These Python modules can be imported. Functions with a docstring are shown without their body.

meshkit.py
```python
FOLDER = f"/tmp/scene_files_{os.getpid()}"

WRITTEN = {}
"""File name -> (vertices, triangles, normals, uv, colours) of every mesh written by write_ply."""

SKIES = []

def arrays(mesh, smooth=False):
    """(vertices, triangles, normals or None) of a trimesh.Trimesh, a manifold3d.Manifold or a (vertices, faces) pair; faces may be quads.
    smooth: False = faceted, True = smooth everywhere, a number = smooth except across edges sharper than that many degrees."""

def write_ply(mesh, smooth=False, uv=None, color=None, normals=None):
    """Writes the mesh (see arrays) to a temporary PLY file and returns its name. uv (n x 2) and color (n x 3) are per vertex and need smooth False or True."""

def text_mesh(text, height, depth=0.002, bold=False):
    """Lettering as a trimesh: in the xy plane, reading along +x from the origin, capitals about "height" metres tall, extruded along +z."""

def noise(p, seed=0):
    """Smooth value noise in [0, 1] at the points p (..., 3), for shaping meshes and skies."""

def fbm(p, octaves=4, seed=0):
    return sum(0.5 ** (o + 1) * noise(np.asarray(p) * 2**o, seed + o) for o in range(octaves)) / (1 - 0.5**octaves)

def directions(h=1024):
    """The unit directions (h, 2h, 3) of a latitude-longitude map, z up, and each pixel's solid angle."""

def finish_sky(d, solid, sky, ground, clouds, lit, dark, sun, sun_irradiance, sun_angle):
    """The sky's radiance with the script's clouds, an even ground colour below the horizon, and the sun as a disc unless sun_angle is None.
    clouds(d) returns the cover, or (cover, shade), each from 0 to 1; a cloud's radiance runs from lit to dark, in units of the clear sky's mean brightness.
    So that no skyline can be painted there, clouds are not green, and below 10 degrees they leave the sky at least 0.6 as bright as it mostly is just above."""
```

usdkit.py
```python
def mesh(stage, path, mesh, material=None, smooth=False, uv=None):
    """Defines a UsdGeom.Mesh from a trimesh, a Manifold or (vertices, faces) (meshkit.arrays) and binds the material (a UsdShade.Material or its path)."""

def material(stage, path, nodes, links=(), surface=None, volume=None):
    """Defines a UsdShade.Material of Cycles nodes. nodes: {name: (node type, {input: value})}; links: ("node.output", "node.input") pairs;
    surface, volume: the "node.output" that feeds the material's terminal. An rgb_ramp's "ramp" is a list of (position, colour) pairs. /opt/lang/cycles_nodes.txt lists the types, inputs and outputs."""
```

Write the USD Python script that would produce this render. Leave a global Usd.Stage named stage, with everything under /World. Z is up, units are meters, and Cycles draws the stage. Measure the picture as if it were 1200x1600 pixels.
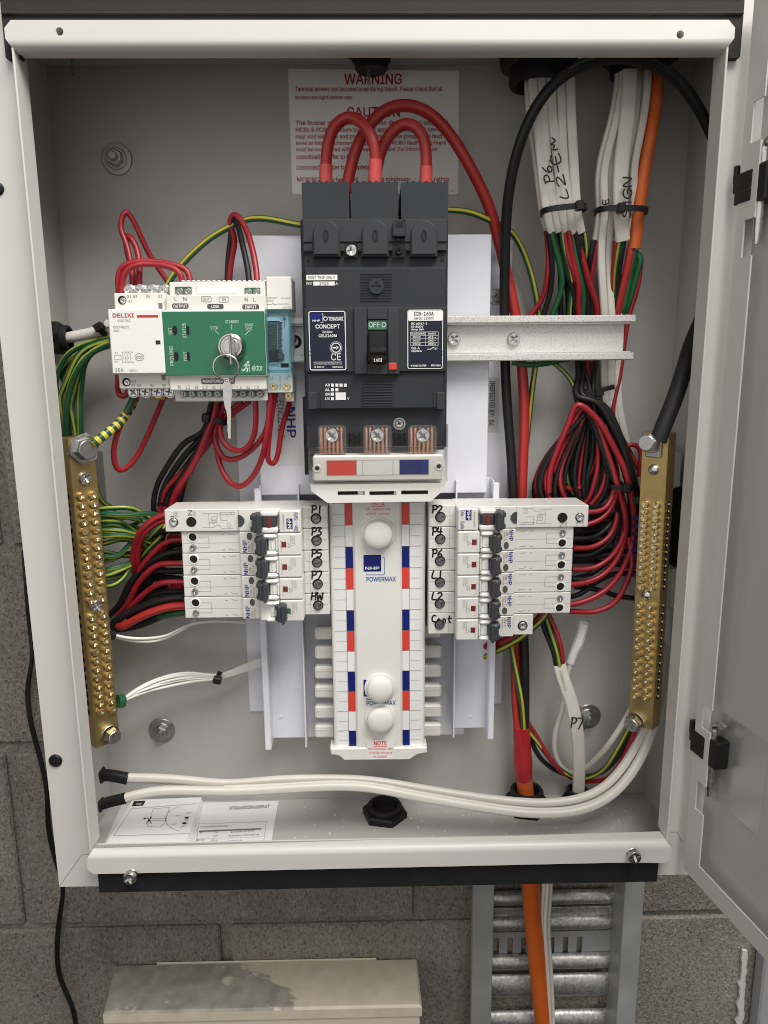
import math, random
import numpy as np, trimesh, usdkit, meshkit
from pxr import Usd, UsdGeom, UsdLux, UsdShade, Gf, Sdf
from shapely.geometry import Polygon, box as sbox, Point, LineString
from shapely import affinity, union_all
from scipy.interpolate import CubicSpline
random.seed(7); np.random.seed(7)

stage = Usd.Stage.CreateInMemory()
UsdGeom.SetStageUpAxis(stage, UsdGeom.Tokens.z); UsdGeom.SetStageMetersPerUnit(stage, 1)
UsdGeom.Xform.Define(stage, '/World'); UsdGeom.Scope.Define(stage, '/World/Looks')

# ---------------------------------------------------------------- camera
FPX = 1110.0; CAM = np.array([-.0036, -.623, .0801]); YAW, PITCH, ROLL = .0164, -.1912, -.0082
def _axes():
    cy, sy, cp, sp, cr, sr = (f(a) for a in (YAW, PITCH, ROLL) for f in (math.cos, math.sin))
    f = np.array([sy*cp, cy*cp, sp]); r = np.array([cy, -sy, 0]); u = np.cross(r, f)
    return cr*r+sr*u, -sr*r+cr*u, f
RT, UP, FW = _axes()
cam = UsdGeom.Camera.Define(stage, '/World/camera')
M = Gf.Matrix4d(1); 
for i, a in enumerate((RT, UP, -FW)): M.SetRow(i, Gf.Vec4d(*map(float, a), 0))
M.SetRow(3, Gf.Vec4d(*map(float, CAM), 1)); cam.AddTransformOp().Set(M)
cam.CreateHorizontalApertureAttr(36.0); cam.CreateVerticalApertureAttr(48.0)
cam.CreateFocalLengthAttr(36.0*FPX/1200); cam.CreateClippingRangeAttr(Gf.Vec2f(.01, 50))
cam.CreateExposureAttr(-.04)

# ---------------------------------------------------------------- light: ceiling lamps of a garage, soft, from above and in front
def rect_light(name, pos, target, w, h, power, col):
    L = UsdLux.RectLight.Define(stage, '/World/' + name)
    p, t = np.array(pos, float), np.array(target, float); z = p-t; z /= np.linalg.norm(z)
    x = np.cross([0, 0, 1], z); x /= np.linalg.norm(x); y = np.cross(z, x)
    m = Gf.Matrix4d(1)
    for i, a in enumerate((x, y, z)): m.SetRow(i, Gf.Vec4d(*map(float, a), 0))
    m.SetRow(3, Gf.Vec4d(*map(float, p), 1)); L.AddTransformOp().Set(m)
    L.CreateWidthAttr(w); L.CreateHeightAttr(h); L.CreateIntensityAttr(power); L.CreateColorAttr(Gf.Vec3f(*col))
rect_light('ceiling_lamp', (.62, -.95, 1.55), (0, 0, -.1), 1.5, .8, 16.5, (1, .968, .915))
rect_light('garage_opening', (-1.5, -3.2, .9), (0, 0, .1), 8.0, 5.0, .90, (1, .98, .945))

# ---------------------------------------------------------------- placing: u right, v up, w out of the cabinet's back panel towards the viewer (metres)
def at(px, py, w=0.0):
    d = FW*FPX+RT*(px-600)-UP*(py-800); p = CAM+d*(-w-CAM[1])/d[1]; return np.array([p[0], p[2], w])
def atv(px, py, v):
    d = FW*FPX+RT*(px-600)-UP*(py-800); p = CAM+d*(v-CAM[2])/d[2]; return np.array([p[0], v, -p[1]])
def R(x0, y0, x1, y1, w):
    ps = [at(x, y, w) for x in (x0, x1) for y in (y0, y1)]
    return (ps[0][0]+ps[1][0])/2, (ps[2][0]+ps[3][0])/2, (ps[1][1]+ps[3][1])/2, (ps[0][1]+ps[2][1])/2

# ---------------------------------------------------------------- materials
MATS = {}
def mat(name, col, rough=.5, metal=0, var=.05, scale=60, bump=0, bscale=900, spec=.5, **kw):
    n = {'g': ('geometry', {}), 'n': ('noise_texture', {'scale': scale, 'detail': 4}),
         'r': ('rgb_ramp', {'ramp': [(0, [c*(1-var) for c in col]), (1, [min(1, c*(1+var)) for c in col])]}),
         'rr': ('map_range', {'from_min': .3, 'from_max': .7, 'to_min': max(.02, rough-.06), 'to_max': min(1, rough+.06)}),
         'p': ('principled_bsdf', {'metallic': metal, 'specular_ior_level': spec, **kw})}
    l = [('g.position', 'n.vector'), ('n.fac', 'r.fac'), ('r.color', 'p.base_color'), ('n.fac', 'rr.value'), ('rr.result', 'p.roughness')]
    if bump:
        n['bn'] = ('noise_texture', {'scale': bscale, 'detail': 2}); n['b'] = ('bump', {'strength': bump, 'distance': .0004})
        l += [('g.position', 'bn.vector'), ('bn.fac', 'b.height'), ('b.normal', 'p.normal')]
    MATS[name] = usdkit.material(stage, '/World/Looks/'+name, n, l, 'p.BSDF'); return MATS[name]
mat('rim_paint', (.62, .605, .575), .4, var=.02, scale=9, bump=.1, bscale=1400)
mat('tray_paint', (.72, .735, .80), .36, var=.02, scale=30, bump=.08, bscale=1000)
mat('cream_plastic', (.74, .725, .67), .38, var=.025, scale=90, bump=.05, bscale=2500)
mat('cover_plastic', (.76, .745, .70), .36, var=.02, scale=60, bump=.03, bscale=2500)
mat('breaker_plastic', (.70, .69, .655), .42, var=.03, scale=120, bump=.05, bscale=3000)
mat('white_plastic', (.8, .795, .765), .34, var=.02, bump=.03, bscale=3000)
mat('cap_white', (.8, .8, .8), .4)
mat('charcoal', (.027, .029, .034), .46, var=.12, scale=40, bump=.16, bscale=3200, spec=.28)
mat('charcoal_light', (.036, .038, .043), .5, var=.1, scale=40, bump=.16, bscale=3200, spec=.28)
mat('charcoal_sheen', (.028, .031, .037), .36, var=.1, bump=.1, bscale=3000, spec=.28)
mat('toggle_grey', (.05, .055, .063), .4, bump=.06, spec=.28)
mat('black_plastic', (.012, .012, .013), .38, bump=.05, spec=.28)
mat('black_rubber', (.014, .014, .015), .6, var=.2, bump=.15, spec=.28)
mat('foam', (.028, .028, .029), .8, var=.25, scale=30, bump=.5, bscale=1500, spec=.28)
mat('dark_hole', (.012, .011, .01), .7, spec=.28)
mat('brown_copper', (.10, .045, .025), .5)
mat('black_cable', (.013, .013, .014), .42, var=.15, bump=.05, spec=.28)
mat('red_cable', (.40, .026, .022), .40, var=.1, scale=40, bump=.06)
mat('red_wire', (.31, .012, .02), .40, var=.12, scale=40)
mat('red_sleeve', (.66, .09, .085), .4)
mat('red_tape', (.40, .012, .02), .25, var=.12, bump=.3, bscale=300)
mat('orange_cable', (.62, .12, .018), .42, var=.08, bump=.08)
mat('green_wire', (.012, .10, .035), .4, var=.1)
mat('white_cable', (.68, .65, .59), .45, var=.06, scale=120, bump=.1, bscale=600)
mat('white_wire', (.76, .74, .69), .4)
mat('blue_wire', (.02, .04, .2), .4)
mat('grey_cable', (.02, .02, .022), .55, bump=.12, spec=.28)
mat('brass', (.53, .39, .165), .38, .93, var=.22, scale=70, bump=.15, bscale=700)
mat('brass_dark', (.36, .26, .11), .42, 1, var=.25, scale=70, bump=.15)
mat('brass_screw', (.74, .60, .34), .30, .88, var=.15, scale=200)
mat('zinc', (.60, .60, .59), .32, 1, var=.15, scale=300, bump=.08)
mat('zinc_dull', (.42, .42, .41), .4, 1, var=.2, scale=200, bump=.1)
mat('chrome', (.62, .60, .57), .2, 1, var=.04)
mat('steel_dark', (.22, .22, .215), .36, .9, var=.2, scale=300); mat('copper', (.86, .46, .30), .34, .75, var=.1)
mat('galv_frame', (.46, .475, .48), .52, .55, var=.15, scale=25, bump=.1, bscale=300)
mat('green_print', (.006, .135, .06), .22, var=.04, coat_weight=.4, coat_roughness=.1)
mat('green_block', (.012, .12, .05), .4)
mat('window_blue', (.25, .55, .72), .15)
mat('label_navy', (.012, .014, .032), .35, spec=.28)
mat('logo_navy', (.006, .014, .15), .4, spec=.28)
mat('print_blue', (.008, .022, .22), .4, spec=.28)
mat('print_cyan', (.02, .10, .36), .4)
mat('print_red', (.66, .05, .035), .42)
mat('warning_red', (.42, .02, .025), .5)
mat('print_black', (.02, .02, .022), .5, spec=.28)
mat('print_grey', (.16, .155, .15), .5)
mat('pill_grey', (.09, .088, .085), .5, spec=.28)
mat('print_white', (.78, .78, .76), .5)
mat('print_pale', (.55, .72, .6), .5)
mat('brand_red', (.5, .02, .03), .4)
mat('window_red', (.16, .015, .012), .3)
mat('button_red', (.55, .05, .035), .4)
mat('window_green', (.02, .16, .07), .3)
mat('off_green', (.05, .16, .10), .4)
mat('orange_plastic', (.55, .26, .03), .4)
mat('ink', (.012, .012, .014), .4, spec=.28)
mat('paper', (.78, .775, .77), .6, var=.02, bump=.05, bscale=300)
mat('paper_shade', (.66, .655, .68), .6, var=.02)
mat('warning_paper', (.86, .85, .83), .45, var=.02)
mat('sticker_silver', (.56, .55, .52), .4)
mat('seam', (.28, .275, .26), .5)
mat('wall_panel', (.34, .345, .36), .55, var=.04, bump=.1)
mat('sealant', (.6, .58, .55), .6, bump=.5, bscale=300)
mat('earth_sleeve', (.012, .09, .03), .45)
# insulation: green with a yellow stripe running along it; tape: green and yellow bands around it
def striped(name, socket, ramp, mul, rough=.38):
    MATS[name] = usdkit.material(stage, '/World/Looks/'+name, {'t': ('texture_coordinate', {}), 's': ('separate_xyz', {}), 'm': ('math', {'math_type': 'multiply', 'value2': mul}),
        'f': ('math', {'math_type': 'fraction'}), 'r': ('rgb_ramp', {'ramp': ramp}), 'p': ('principled_bsdf', {'roughness': rough})},
        [('t.UV', 's.vector'), ('s.'+socket, 'm.value1'), ('m.value', 'f.value1'), ('f.value', 'r.fac'), ('r.color', 'p.base_color')], 'p.BSDF')
GRN, YEL = (.010, .085, .032), (.50, .42, .03)
striped('earth_wire', 'x', [(0, GRN), (.385, GRN), (.40, YEL), (.53, YEL), (.545, GRN), (1, GRN)], 1)
striped('earth_thin', 'x', [(0, GRN), (.36, GRN), (.39, (.34, .36, .03)), (.50, (.34, .36, .03)), (.53, GRN), (1, GRN)], 1)
striped('earth_tape', 'y', [(0, GRN), (.48, (.01, .06, .03)), (.50, (.62, .5, .05)), (.98, (.62, .5, .05)), (1, GRN)], 170)
def speckled(name):   # spangled zinc with pits of dirt
    MATS[name] = usdkit.material(stage, '/World/Looks/'+name, {'g': ('geometry', {}), 'mp': ('mapping', {'scale': (1, 1, 1)}), 'n': ('noise_texture', {'scale': 1150, 'detail': 2, 'roughness': .6}),
        'r': ('rgb_ramp', {'ramp': [(0, (.24, .23, .21)), (.36, (.32, .3, .28)), (.42, (.70, .69, .665)), (1, (.78, .77, .745))]}),
        'm': ('rgb_ramp', {'ramp': [(0, (.1,)*3), (.36, (.1,)*3), (.42, (.45,)*3), (1, (.45,)*3)]}),
        'p': ('principled_bsdf', {'roughness': .42}), 'b': ('bump', {'strength': .2, 'distance': .0003})},
        [('g.position', 'mp.vector'), ('mp.vector', 'n.vector'), ('n.fac', 'r.fac'), ('n.fac', 'm.fac'), ('r.color', 'p.base_color'), ('m.color', 'p.metallic'), ('n.fac', 'b.height'), ('b.normal', 'p.normal')], 'p.BSDF')
speckled('galvanised')
def spangle(name, lo, hi):
    MATS[name] = usdkit.material(stage, '/World/Looks/'+name, {'g': ('geometry', {}), 'v': ('voronoi_texture', {'scale': 420}), 'n': ('noise_texture', {'scale': 90, 'detail': 5}),
        'mx': ('mix', {'fac': .5}), 'r': ('rgb_ramp', {'ramp': [(.2, lo), (.75, hi)]}), 'p': ('principled_bsdf', {'metallic': .75, 'roughness': .46}), 'b': ('bump', {'strength': .25, 'distance': .0006})},
        [('g.position', 'v.vector'), ('g.position', 'n.vector'), ('v.color', 'mx.color1'), ('n.color', 'mx.color2'), ('mx.color', 'r.fac'), ('r.color', 'p.base_color'), ('n.fac', 'b.height'), ('b.normal', 'p.normal')], 'p.BSDF')
spangle('galv_rung', (.26, .26, .255), (.62, .61, .59))
def clear(name, tint, mixf=None, rough=.08, base=.012):
    MATS[name] = usdkit.material(stage, '/World/Looks/'+name, {'t': ('transparent_bsdf', {'color': tint}), 'g': ('glossy_bsdf', {'color': (1, 1, 1), 'roughness': rough}), 'f': ('layer_weight', {'blend': .28}),
        'a': ('math', {'math_type': 'multiply_add', 'value2': .7, 'value3': base}), 'x': ('mix_closure', {})}, [('f.facing', 'a.value1'), ('a.value', 'x.fac'), ('t.BSDF', 'x.closure1'), ('g.BSDF', 'x.closure2')], 'x.closure')
MATS['cabinet_paint'] = usdkit.material(stage, '/World/Looks/cabinet_paint', {'g': ('geometry', {}), 'n': ('noise_texture', {'scale': 7, 'detail': 3}), 'm': ('noise_texture', {'scale': 34, 'detail': 9, 'roughness': .7, 'distortion': .6}), 'f': ('noise_texture', {'scale': 1400, 'detail': 2}),
    'r': ('rgb_ramp', {'ramp': [(.3, (.455, .445, .425)), (.7, (.485, .475, .455))]}), 'k': ('rgb_ramp', {'ramp': [(0, (1, 1, 1)), (.60, (1, 1, 1)), (.70, (.93, .925, .91)), (1, (.86, .85, .83))]}), 'x': ('mix', {'mix_type': 'multiply', 'fac': 1.0}), 'ro': ('map_range', {'from_min': .3, 'from_max': .7, 'to_min': .34, 'to_max': .52}),
    'p': ('principled_bsdf', {'specular_ior_level': .4}), 'b': ('bump', {'strength': .12, 'distance': .0004})},
    [('g.position', 'n.vector'), ('g.position', 'm.vector'), ('g.position', 'f.vector'), ('n.fac', 'r.fac'), ('m.fac', 'k.fac'), ('r.color', 'x.color1'), ('k.color', 'x.color2'), ('x.color', 'p.base_color'), ('m.fac', 'ro.value'), ('ro.result', 'p.roughness'), ('f.fac', 'b.height'), ('b.normal', 'p.normal')], 'p.BSDF')
clear('clear_plastic', (.965, .96, .95)); clear('clear_blue', (.84, .95, .985)); clear('clear_blue_edge', (.78, .92, .97)); clear('clear_shroud', (.96, .955, .95), rough=.16, base=.035); clear('clear_film', (.985, .985, .98), rough=.25, base=.004)
def concrete(name, k, seed):
    c = lambda *x: [v*k for v in x]
    MATS[name] = usdkit.material(stage, '/World/Looks/'+name, {'g': ('geometry', {}), 'mp': ('mapping', {'location': (seed*3.1, seed*1.7, 0), 'scale': (1, 1, .62)}),
        'n1': ('noise_texture', {'scale': 14, 'detail': 6, 'roughness': .6}), 'n2': ('noise_texture', {'scale': 330, 'detail': 4, 'roughness': .62}),
        'mx': ('mix', {'fac': .58}), 'r': ('rgb_ramp', {'ramp': [(.30, c(.05, .043, .035)), (.41, c(.18, .16, .134)), (.55, c(.275, .252, .218)), (.74, c(.47, .445, .40))]}),
        'pn': ('noise_texture', {'scale': 520, 'detail': 2.5, 'roughness': .55}), 'pr': ('rgb_ramp', {'ramp': [(.28, (.34, .32, .3)), (.42, (1, 1, 1))]}), 'pm': ('mix', {'mix_type': 'multiply', 'fac': .75}), 'ph': ('math', {'math_type': 'minimum', 'value2': .42}), 'pa': ('math', {'math_type': 'multiply_add', 'value2': 1.6}), 'p': ('principled_bsdf', {'roughness': .92, 'specular_ior_level': .2}), 'b': ('bump', {'strength': 1.0, 'distance': .003})},
        [('g.position', 'mp.vector'), ('mp.vector', 'n1.vector'), ('mp.vector', 'n2.vector'), ('n1.color', 'mx.color1'), ('n2.color', 'mx.color2'), ('mx.color', 'r.fac'), ('mp.vector', 'pn.vector'), ('pn.fac', 'pr.fac'), ('r.color', 'pm.color1'), ('pr.color', 'pm.color2'), ('pm.color', 'p.base_color'), ('pn.fac', 'ph.value1'), ('ph.value', 'pa.value1'), ('n2.fac', 'pa.value3'), ('pa.value', 'b.height'), ('b.normal', 'p.normal')], 'p.BSDF')
for i, k in enumerate((1.0, 1.1, .94)): concrete('block_'+'abc'[i], k, i)
concrete('mortar', .88, 5)
def dusty(name):      # cream sheet metal under a crust of cement dust with a ragged edge
    MATS[name] = usdkit.material(stage, '/World/Looks/'+name, {'g': ('geometry', {}), 'n': ('noise_texture', {'scale': 9.5, 'detail': 9, 'roughness': .62, 'distortion': .4}), 's': ('separate_xyz', {}),
        'gx': ('map_range', {'from_min': -.28, 'from_max': .04, 'to_min': .20, 'to_max': -.11}), 'ad': ('math', {'math_type': 'add'}),
        'k': ('rgb_ramp', {'ramp': [(.535, (0, 0, 0)), (.56, (1, 1, 1))]}), 'n2': ('noise_texture', {'scale': 70, 'detail': 6}),
        'd': ('rgb_ramp', {'ramp': [(.3, (.25, .235, .20)), (.7, (.40, .375, .32))]}), 'e': ('rgb_ramp', {'ramp': [(.35, (.58, .525, .41)), (.7, (.66, .60, .48))]}),
        'nz': ('separate_xyz', {}), 'up': ('math', {'math_type': 'greater_than', 'value2': .6}), 'mk': ('math', {'math_type': 'multiply'}), 'x': ('mix', {}), 'p': ('principled_bsdf', {'roughness': .62}), 'b': ('bump', {'strength': .4, 'distance': .001})},
        [('g.position', 'n.vector'), ('g.position', 's.vector'), ('s.x', 'gx.value'), ('n.fac', 'ad.value1'), ('gx.result', 'ad.value2'), ('ad.value', 'k.fac'), ('g.position', 'n2.vector'), ('n2.fac', 'd.fac'), ('n2.fac', 'e.fac'),
         ('g.normal', 'nz.vector'), ('nz.z', 'up.value1'), ('up.value', 'mk.value1'), ('k.color', 'mk.value2'), ('mk.value', 'x.fac'), ('e.color', 'x.color1'), ('d.color', 'x.color2'), ('x.color', 'p.base_color'), ('ad.value', 'b.height'), ('b.normal', 'p.normal')], 'p.BSDF')
dusty('dusty_cream'); mat('cream_metal', (.65, .59, .47), .45, var=.05, scale=30, bump=.05)

# ---------------------------------------------------------------- shapes, all as (vertices, faces) in u v w
def J(*ms):
    ms = [m for m in ms if m is not None and len(m[0])]; V, F, o = [], [], 0
    for v, f in ms: V.append(np.asarray(v, float)); F.append(np.asarray(f)+o); o += len(v)
    return (np.vstack(V), np.vstack(F))
def tm(m): return (np.array(m.vertices), np.array(m.faces))
_cs = []; 
for ax in range(3):
    for s in np.ndindex(2, 2, 2): _cs.append((ax, s))
def _cv(h, c):
    out = []
    for ax, s in _cs:
        p = [(1 if k else -1)*(h[i]-(0 if i == ax else c)) for i, k in enumerate(s)]; out.append(p)
    return np.array(out)
_hull = trimesh.Trimesh(_cv((1, 1, 1), .25), process=False).convex_hull
_ref = _cv((1, 1, 1), .25); _idx = [int(np.argmin(np.linalg.norm(_ref-v, axis=1))) for v in _hull.vertices]
_CF = np.array([[_idx[i] for i in f] for f in _hull.faces])
def cbox(u0, u1, v0, v1, w0, w1, c=.0006):
    h = np.array([abs(u1-u0), abs(v1-v0), abs(w1-w0)])/2; c = min(c, h.min()*.9)
    return _cv(h, c)+np.array([u0+u1, v0+v1, w0+w1])/2, _CF
def pbox(x0, y0, x1, y1, w0, w1, c=.0006):      # front face given by its place in the view, at depth w1
    return cbox(*R(x0, y0, x1, y1, w1), w0, w1, c)
def prism(poly, w0, w1):
    poly = poly if hasattr(poly, 'geom_type') else Polygon(poly)
    if not poly.is_valid: poly = poly.buffer(0)
    out = []
    for g in getattr(poly, 'geoms', [poly]):
        if g.area > 0: m = trimesh.creation.extrude_polygon(g, w1-w0, engine='earcut'); m.apply_translation((0, 0, w0)); out.append(tm(m))
    return J(*out)
def bevprism(poly, w0, w1, c=.0008):           # convex or simple outline with a bevelled front edge
    poly = poly if hasattr(poly, 'geom_type') else Polygon(poly)
    p0 = poly.exterior; ins = poly.buffer(-c, join_style=2)
    n = len(p0.coords)-1
    if ins.geom_type != 'Polygon' or len(ins.exterior.coords)-1 != n: return prism(poly, w0, w1)
    a = np.array(poly.exterior.coords)[:-1]; b0 = np.array(ins.exterior.coords)[:-1]
    if not poly.exterior.is_ccw: a = a[::-1]
    if not ins.exterior.is_ccw: b0 = b0[::-1]
    k = int(np.argmin(np.linalg.norm(b0-a[0], axis=1))); b0 = np.roll(b0, -k, axis=0)
    z = lambda q, w: np.c_[q, np.full(len(q), w)]
    V = np.vstack([z(a, w0), z(a, w1-c), z(b0, w1)]); F = []
    for r_ in (0, 1):
        for i in range(n):
            j = (i+1) % n; F += [[r_*n+i, r_*n+j, (r_+1)*n+j], [r_*n+i, (r_+1)*n+j, (r_+1)*n+i]]
    top = trimesh.creation.triangulate_polygon(Polygon(b0), engine='earcut')
    return J((V, np.array(F)), (z(np.asarray(top[0]), w1), np.asarray(top[1])))
def rrect(u0, u1, v0, v1, r=.001, seg=3): return sbox(u0+r, v0+r, u1-r, v1-r).buffer(r, quad_segs=seg)
def lathe(c, prof, n=20, axis='w', rot=0):      # profile of (radius, height); closed on the axis where the radius is 0
    V, F, k = [], [], len(prof); t = np.linspace(0, 2*math.pi, n, endpoint=False)+rot
    for r, h in prof: V += [np.c_[r*np.cos(t), r*np.sin(t), np.full(n, h)]]
    for a in range(k-1):
        for i in range(n):
            j = (i+1) % n; F += [[a*n+i, a*n+j, (a+1)*n+j], [a*n+i, (a+1)*n+j, (a+1)*n+i]]
    V = np.vstack(V); F = np.array(F)
    if axis == 'v': V = V[:, [1, 2, 0]]
    elif axis == 'u': V = V[:, [2, 0, 1]]
    return V+np.asarray(c), F
def ring(c, r0, r1, w0, w1, n=24, axis='w'): return lathe(c, [(r0, w0), (r1, w0), (r1, w1-.0004), (r1-.0004, w1), (r0, w1), (r0, w0)], n, axis)
def disc(c, r, w0, w1, n=20, b=.0004, axis='w'): return lathe(c, [(r, w0), (r, w1-b), (r-b, w1), (0, w1)], n, axis)
def moved(m, d): return (m[0]+np.asarray(d), m[1])
def turned(m, c, deg, ax):                       # turn about an axis through c
    T = trimesh.transformations.rotation_matrix(math.radians(deg), ax)[:3, :3]; c = np.asarray(c)
    return ((m[0]-c) @ T.T+c, m[1])
def path(pts, k=5):
    p = np.asarray(pts, float)
    if len(p) < 3: return p
    s = np.r_[0, np.cumsum(np.linalg.norm(np.diff(p, axis=0), axis=1)**.6+1e-9)]
    t = np.concatenate([np.linspace(s[i], s[i+1], k, endpoint=False) for i in range(len(s)-1)]+[[s[-1]]])
    return CubicSpline(s, p, bc_type='natural')(t)
def tube(pts, r, n=10, k=6, uv=False, flat=None, phase=0.0, twist=0.0, smooth_path=True, cap=True):
    """A round (or flat: half sizes across and along w) cable through the points."""
    p = path(pts, k) if smooth_path else np.asarray(pts, float)
    T = np.gradient(p, axis=0); T /= np.linalg.norm(T, axis=1, keepdims=True)+1e-12
    ref = np.array([0, 0, 1.0]); L = np.r_[0, np.cumsum(np.linalg.norm(np.diff(p, axis=0), axis=1))]
    A = np.zeros_like(p); a = np.cross(T[0], ref)
    if np.linalg.norm(a) < .2: a = np.cross(T[0], [0, 1.0, 0])
    a /= np.linalg.norm(a)
    for i in range(len(p)):
        if flat is not None:
            b = np.cross(T[i], ref); a = b/np.linalg.norm(b) if np.linalg.norm(b) > .25 else a
        a = a-T[i]*(a @ T[i]); a /= np.linalg.norm(a); A[i] = a
    B = np.cross(T, A); m = n+1
    th = np.linspace(0, 2*math.pi, m)
    V = []
    for i in range(len(p)):
        ri = r if np.ndim(r) == 0 else np.interp(i/(len(p)-1), np.linspace(0, 1, len(r)), r)
        q = th+phase+twist*L[i]
        if flat is None: V.append(p[i]+ri*(np.outer(np.cos(q), A[i])-np.outer(np.sin(q), B[i])))
        else:
            e = lambda x: np.sign(x)*np.abs(x)**.6
            V.append(p[i]+np.outer(e(np.cos(th))*flat[0], A[i])-np.outer(e(np.sin(th))*flat[1], B[i]))
    V = np.vstack(V); F = []
    for i in range(len(p)-1):
        for j in range(n): o = i*m+j; F += [[o, o+m+1, o+1], [o, o+m, o+m+1]]
    U = np.c_[np.tile(th/(2*math.pi), len(p)), np.repeat(L, m)]
    if cap:
        for e_, s in ((0, 1), ((len(p)-1)*m, -1)):
            c = len(V); V = np.vstack([V, p[0 if s == 1 else -1]]); U = np.vstack([U, U[e_]])
            for j in range(n): F.append([c, e_+j, e_+j+1][::s] if s == 1 else [c, e_+j+1, e_+j])
    return (V, np.array(F), U) if uv else (V, np.array(F))
def W(pts, w=None):                              # view points with a depth -> u v w
    return np.array([at(q[0], q[1], q[2] if len(q) > 2 else w) for q in pts])

# ---------------------------------------------------------------- prims
COUNT = {}
class Node:
    def __init__(s, p, base): s.path, s.base = p, base
def numbered(parent, name):
    k = (parent, name); i = COUNT.get(k, 0); COUNT[k] = i+1
    return f'{parent}/{name}' if i == 0 else f'{parent}/{name}_{i:03d}'
def world(p): p = np.asarray(p, float); return np.stack([p[..., 0], -p[..., 2], p[..., 1]], -1)
def tag(prim, label=None, cat=None, group=None, kind=None):
    for k, v in (('label', label), ('category', cat), ('group', group), ('kind', kind)):
        if v: prim.SetCustomDataByKey(k, v)
def thing(name, label, cat, base, group=None, kind=None):
    p = numbered('/World', name); x = UsdGeom.Xform.Define(stage, p); b = world(base)
    x.AddTranslateOp().Set(Gf.Vec3d(*map(float, b))); tag(x.GetPrim(), label, cat, group, kind); return Node(p, b)
def part(par, name, m, material, smooth=False, label=None, kind=None):
    if m is None or len(m[0]) == 0: return par
    p = numbered(par.path, name); v = world(m[0])-par.base
    pr = usdkit.mesh(stage, p, (v, m[1]), MATS[material], smooth=smooth, uv=m[2] if len(m) > 2 else None)
    tag(pr.GetPrim(), label, None, None, kind); return Node(p, par.base)
def single(name, label, cat, m, material, smooth=False, group=None, kind=None):
    p = numbered('/World', name); b = world(m[0].mean(0)); v = world(m[0])-b
    pr = usdkit.mesh(stage, p, (v, m[1]), MATS[material], smooth=smooth, uv=m[2] if len(m) > 2 else None)
    UsdGeom.Xformable(pr).AddTranslateOp().Set(Gf.Vec3d(*map(float, b))); tag(pr.GetPrim(), label, cat, group, kind); return Node(p, b)

# ---------------------------------------------------------------- writing
_tc = {}
def glyphs(s, bold=False):
    if (s, bold) not in _tc:
        m = meshkit.text_mesh(s, 1.0, depth=.01, bold=bold); f = m.faces[m.face_normals[:, 2] > .5]
        v = np.array(m.vertices); used = np.unique(f); mp = np.full(len(v), -1); mp[used] = np.arange(len(used)); v = v[used][:, :2]; f = mp[f]
        v = (v-v.min(0))/(v.max(0)-v.min(0)); _tc[(s, bold)] = (v, f)
    return _tc[(s, bold)]
EPS = .00016
def txt(s, x0, y0, x1, y1, w, rot=0, bold=False):     # fills the rectangle it covers in the view, on the plane w
    v, f = glyphs(s, bold); u0, u1, v0, v1 = R(x0, y0, x1, y1, w)
    if rot == 90: v = np.c_[1-v[:, 1], v[:, 0]]
    elif rot == -90: v = np.c_[v[:, 1], 1-v[:, 0]]
    elif rot == 180: v = 1-v
    return np.c_[u0+v[:, 0]*(u1-u0), v0+v[:, 1]*(v1-v0), np.full(len(v), w+EPS)], f
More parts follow.
